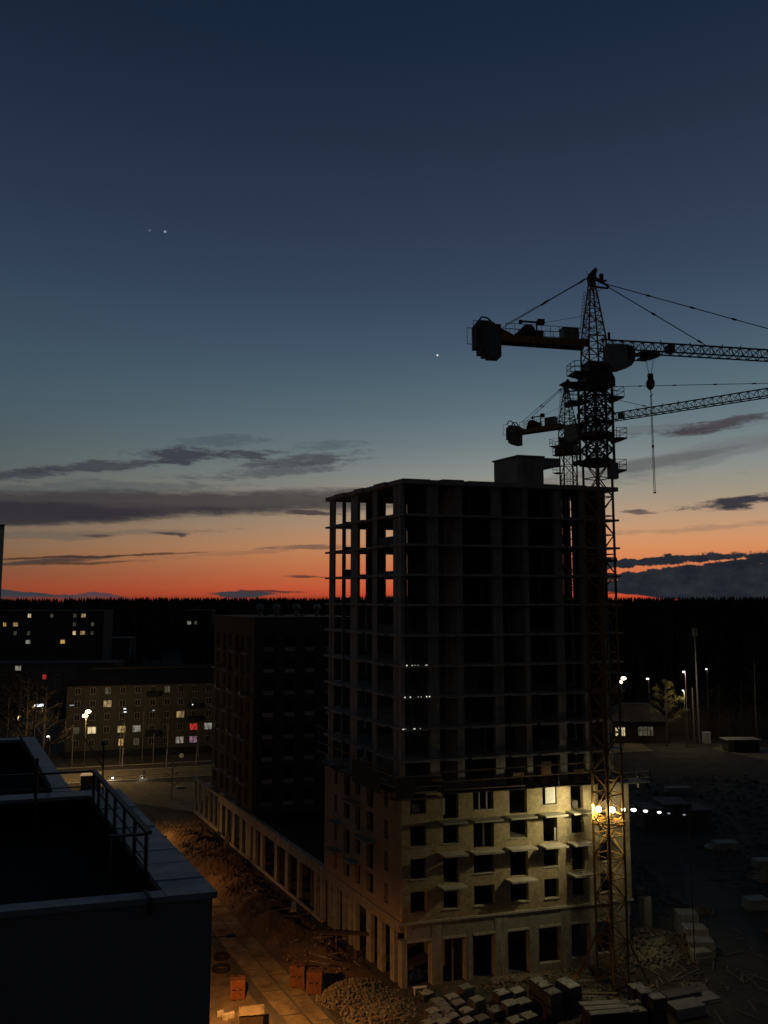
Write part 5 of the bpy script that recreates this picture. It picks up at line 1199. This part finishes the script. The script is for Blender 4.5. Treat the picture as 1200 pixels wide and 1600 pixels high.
for px, py, h, lab in ((784, 1549, .9, 'left of the two pallets before the middle pier'), (808, 1546, .9, 'right of the two pallets before the middle pier'), (797, 1566, 1.15, 'pallet with glossy top, left of its pair'), (817, 1563, 1.15, 'pallet with glossy top, right of its pair'), (826, 1585, 1.0, 'pale topped pallet at the bottom middle'), (805, 1592, .9, 'torn topped pallet at the bottom edge middle'), (774, 1576, .7, 'low broken pallet left of the glossy pair')):
    block_pack(lab, px, py, 1.35, 1.1, h, VA + .3 + random.uniform(-.06, .06), G2)
G3 = 'tall double block stacks near the crane'
for px, py, lab in ((841, 1531, 'tall block stack farthest left of the crane'), (849, 1537, 'tall block stack tucked in front of the leftmost'), (863, 1548, 'tall block stack with the brightest top'), (883, 1532, 'tall block stack behind the one nearest the crane'), (893, 1538, 'tall block stack nearest the crane')):
    block_pack(lab, px, py, 1.3, 1.15, 2.25, VA + .25 + random.uniform(-.05, .05), G3, 2)
for px, py, lab in ((995, 1540, 'tall block stack right of the crane foot, back'), (1008, 1547, 'tall block stack right of the crane foot, middle'), (1026, 1556, 'tall block stack right of the crane foot, front')):
    block_pack(lab, px, py, 1.35, 1.05, 2.3, VA - .05, 'tall block stacks right of the crane', 2)
block_pack('pale square pallet with two small blocks left on top', 992, 1575, 1.75, 1.3, 1.35, VA - .05, None)
p = onz(993, 1569, 1.39); s = MB(); s.box(p + Vec((-.35, 0, .11)), (.6, .5, .2), VA); s.box(p + Vec((.35, .15, .11)), (.6, .5, .2), VA); tag(s.build('loose_block', M['sheet']), 'two small pale blocks lying on the square pallet', 'blocks')
# crate with boards
p = onz(945, 1573, 1.5); p.z = 0; t = thing('plank_crate', 'long dark crate with three wide boards on top', 'crate', p)
s = MB(); s.box(p + Vec((0, 0, .7)), (3.4, 2.2, 1.4), VA - .12); s.build('crate_body', M['wood_dark'], t)
for k in (-.75, 0, .75): s = MB(); s.box(p + V.cross(Vec((0, 0, 1))) * k + Vec((.05 * k, 0, 1.46)), (3.6, .62, .08), VA - .12 + k * .03); s.build('board', M['slab'], t)
p = onz(928, 1560, .5); s = MB(); s.bar(p + Vec((-1.5, .9, 0)), p + Vec((1.8, -1.0, .9)), .3, .1); tag(s.build('leaning_plank', M['wood']), 'long plank leaning on the dark crate', 'plank')
# low slab piles on the right
for px, py, w_, d_, h_, lab, m in ((1072, 1567, 3.0, 1.5, .9, 'low slab pile with a pale sheet, right of the tall stacks', 'slab'), (1063, 1549, 3.6, 1.2, .7, 'long dark slab pile behind the sheeted one', 'core'), (1103, 1556, 2.2, 1.4, .35, 'thin slab pile nearest the track', 'slab'), (1096, 1484, 1.9, 1.2, 1.1, 'layered board pile beside the spoil heap', 'pale'), (975, 1565, 2.0, .8, .5, 'low dark plank pile behind the square pallet', 'core')):
    p = onz(px, py, h_); p.z = 0; t = thing('slab_pile', lab, 'slab pile', p, 'slab and board piles on the right')
    n = max(2, int(h_ / .22))
    for k in range(n): s = MB(); s.box(p + Vec((random.uniform(-.08, .08), random.uniform(-.06, .06), h_ * (k + .5) / n)), (w_, d_, h_ / n - .035), VA + .05 + random.uniform(-.04, .04)); s.build('slab', M[m], t)
# big foundation blocks
for i, (px, py, h_, lab) in enumerate(((1072, 1424, 2.2, 'rearmost stack of big grey foundation blocks'), (1085, 1447, 2.0, 'middle stack of big grey foundation blocks'), (1093, 1467, 1.5, 'front stack of big grey foundation blocks'))):
    c = onz(px, py, h_ ); c.z = 0; t = thing('foundation_blocks', lab, 'block stack', c, 'big foundation blocks in a stepped row'); n = 3 if h_ > 1.9 else 2
    for k in range(n): s = MB(); s.box(c + Vec((random.uniform(-.05, .05), 0, h_ * (k + .5) / n)), (2.1 + .25 * i, 1.6, h_ / n - .03), VA - .3 + random.uniform(-.03, .03), .02); s.build('block', M['concrete'], t)
for px, lab in ((1004, 'left of two upright concrete panels beside the tower end'), (1013, 'right, paler of two upright concrete panels beside the tower end')):
    p = onz(px, 1463); s = MB(); s.box(p + Vec((0, 0, 2.0)), (.7 if px < 1010 else .95, .3, 4.1), .2, .04); tag(s.build('upright_panel', M['slab' if px > 1010 else 'core']), lab, 'panel', 'upright panels beside the tower end')
# gear farther right in the dark
t0 = None
for px, py, w_, lab in ((1133, 1328, 3.4, 'pale bundle of boards with tarpaulin lying in the dark yard'), (1193, 1357, 2.6, 'half seen bundle at the right edge of the dark yard'), (1058, 1240, 4.5, 'dim ribbed stack far back in the yard'), (1180, 1420, 2.5, 'dark heap of boards across the track')):
    p = onz(px, py); t = thing('board_bundle', lab, 'bundle', p, 'bundles lying in the dark yard')
    for k in range(4): s = MB(); s.box(p + Vec((.05 * k, .03 * k, .18 + .3 * k)), (w_, 1.6, .24), .1 + random.uniform(-.04, .04), .03); s.build('board', M['slab'], t)
    if px == 1133: s = MB(); s.ball(p + Vec((-2.2, 0, .45)), .75, .6, 9, 6, .12); s.build('tarpaulin', M['sheet'], t)
# white stones and box at the corner opening
rn = random.Random(4)
for i in range(10):
    p = P(.9 + rn.uniform(-.1, .6), .75 + .22 * i, .0); z = .28 + rn.uniform(0, .85); r_ = rn.uniform(.16, .26)
    s = MB(); s.ball(p + Vec((0, 0, z)), r_, .85, 8, 6, .1); 
    if z - r_ > .1: s.tube([p, p + Vec((0, 0, z))], .14, 6)
    tag(s.build('white_sack', M['sheet']), 'pale round sack heaped inside the corner shop opening', 'sack', 'round sacks in the corner opening')
p = onz(656, 1543, .6); p.z = 0; t = thing('white_bench', 'white plank bench in front of the corner shop opening', 'bench', p)
s = MB(); s.box(p + Vec((0, 0, .62)), (1.3, .35, .07), VA); s.build('seat', M['white'], t)
for k in (-.5, .5): s = MB(); s.box(p + V * k + Vec((0, 0, .3)), (.07, .3, .58), VA); s.build('leg', M['white'], t)

M['dim_panel'] = mat('dim_panel', (.12, .12, .12), .9, .3, 1.0, .2, streak=.3)
# orange brick pallets and road side gear
def orange_pack(label, p, w, d, h, rz, tiers, brk='orange_plain'):
    p = Vec((p.x, p.y, 0)); t = thing('orange_brick_pallet', label, 'brick pallet', p, 'orange brick pallets'); rn = random.Random(int(p.x * 100))
    for k in range(tiers):
        th = h / tiers; s = MB(); dirn = rz + rn.uniform(-.05, .05)
        nx_, ny_, nz_ = 4, 4, max(3, round(th / .16))
        for a in range(nx_):
            for b in range(ny_):
                for e in range(nz_):
                    if 0 < a < nx_ - 1 and 0 < b < ny_ - 1 and e < nz_ - 1: continue
                    if k == tiers - 1 and e == nz_ - 1 and rn.random() < .2: continue
                    x = (-.5 + (a + .5) / nx_) * w + rn.uniform(-.012, .012); y = (-.5 + (b + .5) / ny_) * d + rn.uniform(-.012, .012); ca, sa = cos(dirn), sin(dirn)
                    s.box((p.x + x * ca - y * sa, p.y + x * sa + y * ca, k * th + .13 + (e + .5) * (th - .14) / nz_), (w / nx_ - .012, d / ny_ - .012, (th - .14) / nz_ - .01), dirn)
        s.build('bricks', M[brk], t)
        for q in (-.22, .24): ca, sa = cos(dirn), sin(dirn); s = MB(); s.box((p.x - q * d * sa, p.y + q * d * ca, k * th + .1 + th * .45), (w + .03, .04, th * .9 + .04), dirn); s.build('strap', M['rubber'], t)
        s = MB()
        for q in (-.4, 0, .4): ca, sa = cos(dirn), sin(dirn); s.box((p.x + q * w * ca, p.y + q * w * sa, k * th + .06), (.12, d, .11), dirn)
        s.build('pallet', M['wood'], t)
    return t
M['orange_plain'] = mat('orange_brick', (.19, .068, .027), .9, .45, 3, .4)
M['orange_dull'] = mat('dull_orange_brick', (.13, .055, .03), .9, .3, 3, .3)
orange_pack('bright orange brick pallet on the road edge behind the dark box', onz(371, 1560), 1.35, 1.1, 1.75, .12, 2)
for px, py, lab in ((466, 1541, 'dull orange brick pallet across the road, left of the pair'), (492, 1551, 'dull orange brick pallet across the road, right of the pair')): orange_pack(lab, onz(px, py), 1.45, 1.15, 2.0, -.1, 2, 'orange_dull')
p = onz(393, 1577, 1.3); p.z = 0; t = thing('covered_box', 'dark box with a pale sheet on top at the bottom of the road', 'box', p)
s = MB(); s.box(p + Vec((0, 0, .62)), (2.0, 1.5, 1.24), .15); s.build('box_body', M['wood_dark'], t)
s = MB(); n = 6; g_ = {}
for a in range(n + 1):
    for b in range(n + 1):
        x = (-.5 + a / n) * 2.15; y = (-.5 + b / n) * 1.65; ca, sa = cos(.15), sin(.15); g_[a, b] = p + Vec((x * ca - y * sa, x * sa + y * ca, 1.27 + random.uniform(0, .05) - (.07 if a in (0, n) or b in (0, n) else 0)))
for a in range(n):
    for b in range(n): s.quad(g_[a, b], g_[a + 1, b], g_[a + 1, b + 1], g_[a, b + 1])
s.build('top_sheet', M['path'], t)
for px, py, lab in ((344, 1588, 'pale block beside the covered box, rear'), (352, 1593, 'pale block beside the covered box, middle'), (361, 1590, 'pale block beside the covered box, right')):
    p = onz(px, py); s = MB(); s.box(p + Vec((0, 0, .22)), (.55, .4, .42), .3 + random.uniform(-.2, .2), .04); tag(s.build('loose_block', M['pale']), lab, 'block', 'pale blocks by the covered box')
for px, py, r_, lab in ((346, 1497, .75, 'upper coil of black hose on the road verge'), (346, 1516, .85, 'lower coil of black hose on the road verge')):
    p = onz(px, py); s = MB()
    for k in range(4): s.tube([p + Vec((cos(a) * (r_ - .09 * (k % 2)), sin(a) * (r_ * .9 - .07 * k), .08 + .1 * k)) for a in [2 * pi * q / 18 for q in range(19)]], .06, 6)
    tag(s.build('hose_coil', M['rubber']), lab, 'hose coil', 'hose coils')
p = onz(345, 1470); s = MB(); s.tube([p, p + Vec((.1, 0, 1.2))], .03, 5); s.bar(p + Vec((-.4, 0, 1.0)), p + Vec((.5, .1, .9)), .06); tag(s.build('survey_stake', M['wood_dark']), 'thin stake beside the hose coils', 'stake')
p = P(8.6, -2.6); t = thing('timber_ramp', 'dark timber trestle ramp leaning over the bank to the tower side', 'ramp', p)
s = MB(); s.hexa([P(6.2, -.25, 2.5), P(6.9, .0, 2.5), P(11.0, -3.4, 1.5), P(10.3, -3.7, 1.5), P(6.2, -.25, 2.66), P(6.9, .0, 2.66), P(11.0, -3.4, 1.66), P(10.3, -3.7, 1.66)]); s.build('deck', M['wood_dark'], t)
for a, b, z in ((7.2, -1.0, 2.2), (8.8, -2.3, 1.9), (10.3, -3.3, 1.6)): s = MB(); s.bar(P(a, b, 0), P(a, b, z), .1); s.build('leg', M['wood'], t)
for a, b, a2, b2, lab in ((18, -3.4, 20.3, -2.3, 'pale concrete slab tossed on the bank beside the arcade'), (45.6, -1.9, 47.4, -1.2, 'jumble of timber frames against the arcade wall')):
    s = MB(); z = 1.1 if a < 20 else .7; s.hexa([P(a, b, z), P(a, b + .7, z), P(a2, b2 + .5, z + .1), P(a2, b2, z + .1), P(a, b, z + .16), P(a, b + .7, z + .16), P(a2, b2 + .5, z + .28), P(a2, b2, z + .28)])
    if a > 20:
        for k in range(5): s.bar(P(a + .3 * k, b + .2, .2), P(a + .5 * k, b + .9, 2.2), .1)
    tag(s.build('dumped_slab' if a < 20 else 'debris_pile', M['pale' if a < 20 else 'wood']), lab, 'debris')
p = P(25.5, -4.6, 1.2); s = MB(); s.box(p, (.22, .16, .12), .3, .02); tag(s.build('white_scrap', M['sign_white'] if False else M['white']), 'tiny white scrap catching light on the earth bank', 'scrap')
# more of the dark yard: heaps, crates and a fence of mesh panels
for i, (px, py, w_, d_, h_, lab) in enumerate(((1022, 1262, 5.0, 4.0, 3.2, 'large dim shipping crate standing nearest the reflection row'), (1050, 1258, 4.5, 4.5, 3.6, 'large dim shipping crate right of the nearest one, sheeted'), (1085, 1262, 4.0, 4.0, 3.0, 'large dim shipping crate farthest right of its row'))):
    p = onz(px, py + 30); t = thing('site_container', lab, 'container', p, 'crates in the dark yard')
    s = MB(); s.box(p + Vec((0, 0, h_ / 2)), (w_, d_, h_), .1); s.build('container_body', M['dim_panel'], t)
    for q in range(7): s = MB(); a = -.5 + (q + .5) / 7; s.box(p + Vec((a * w_, -d_ / 2 - .03 + a * w_ * .1, h_ / 2)), (.12, .08, h_ * .94), .1); s.build('rib', M['dim_panel'], t)
    s = MB(); s.box(p + Vec((0, 0, h_ + .05)), (w_ + .15, d_ + .15, .1), .1); s.build('lid', M['dim_panel'], t)
for i in range(9):
    p = Vec((48.5 + i * 2.1, 96 + i * 3.6, 0)); q = p + Vec((1.9, 3.3, 0)); t = thing('mesh_fence_panel', 'wire mesh fence panel at the edge of the dark yard', 'fence panel', p, 'wire mesh fence panels along the yard')
    s = MB(); s.bar(p, p + Vec((0, 0, 2)), .05); s.bar(q, q + Vec((0, 0, 2)), .05); s.bar(p + Vec((0, 0, 2)), q + Vec((0, 0, 2)), .04); s.bar(p + Vec((0, 0, .2)), q + Vec((0, 0, .2)), .04); s.build('frame', M['steel'], t)
    s = MB()
    for k in range(1, 10): r_ = p.lerp(q, k / 10); s.bar(r_ + Vec((0, 0, .2)), r_ + Vec((0, 0, 2)), .015)
    for k in range(1, 7): s.bar(p + Vec((0, 0, .2 + k * .26)), q + Vec((0, 0, .2 + k * .26)), .015)
    s.build('mesh', M['steel'], t)
for i, (x, y, rx_, h_) in enumerate(((44, 88, 2.2, 1.2), (47, 84, 1.6, .8), (50, 104, 3, 1.6), (31, 100, 2.4, 1.1), (37.2, 94, 1.2, .5), (44.5, 76, 2, .9), (40.5, 80, 1.3, .4))):
    rubble('yard_rubble', ('broken block heap right of the track, mid way', 'small broken block heap right of the track', 'larger broken block heap deep in the yard', 'broken block heap behind the upright panels', 'broken block scatter beside the track', 'broken block heap near the right edge', 'low scatter on the right of the track')[i], (x, y, 0), rx_, rx_ * .8, h_, 60, .22, M['rubble_dark'], 0, 70 + i)
rnd = random.Random(21); mb = MB()
for _ in range(900):
    x = rnd.uniform(-1, 40); y = rnd.uniform(66, 84)
    u, v = UVof(Vec((x, y, 0)))
    if u > -.2 and v > -.4: continue
    chunk(mb, (x, y, .04), rnd.uniform(.03, .12), rnd)
for _ in range(70):
    x = rnd.uniform(22, 40); y = rnd.uniform(70, 88); a = rnd.uniform(0, 3.14); L = rnd.uniform(.5, 2.4); mb.bar((x, y, .1), (x + cos(a) * L, y + sin(a) * L, .12 + rnd.uniform(0, .3)), .14, .05)
tag(mb.build('yard_litter', M['rubble_dark']), 'small stones, broken block and planks strewn over the site yard', 'litter', kind='stuff')
S.view_settings.view_transform = 'Standard'; S.view_settings.look = 'None'; S.view_settings.exposure = 0; S.view_settings.gamma = 1
S.cycles.use_denoising = True
S.cycles.max_bounces = 5; S.cycles.diffuse_bounces = 3; S.cycles.sample_clamp_indirect = 4
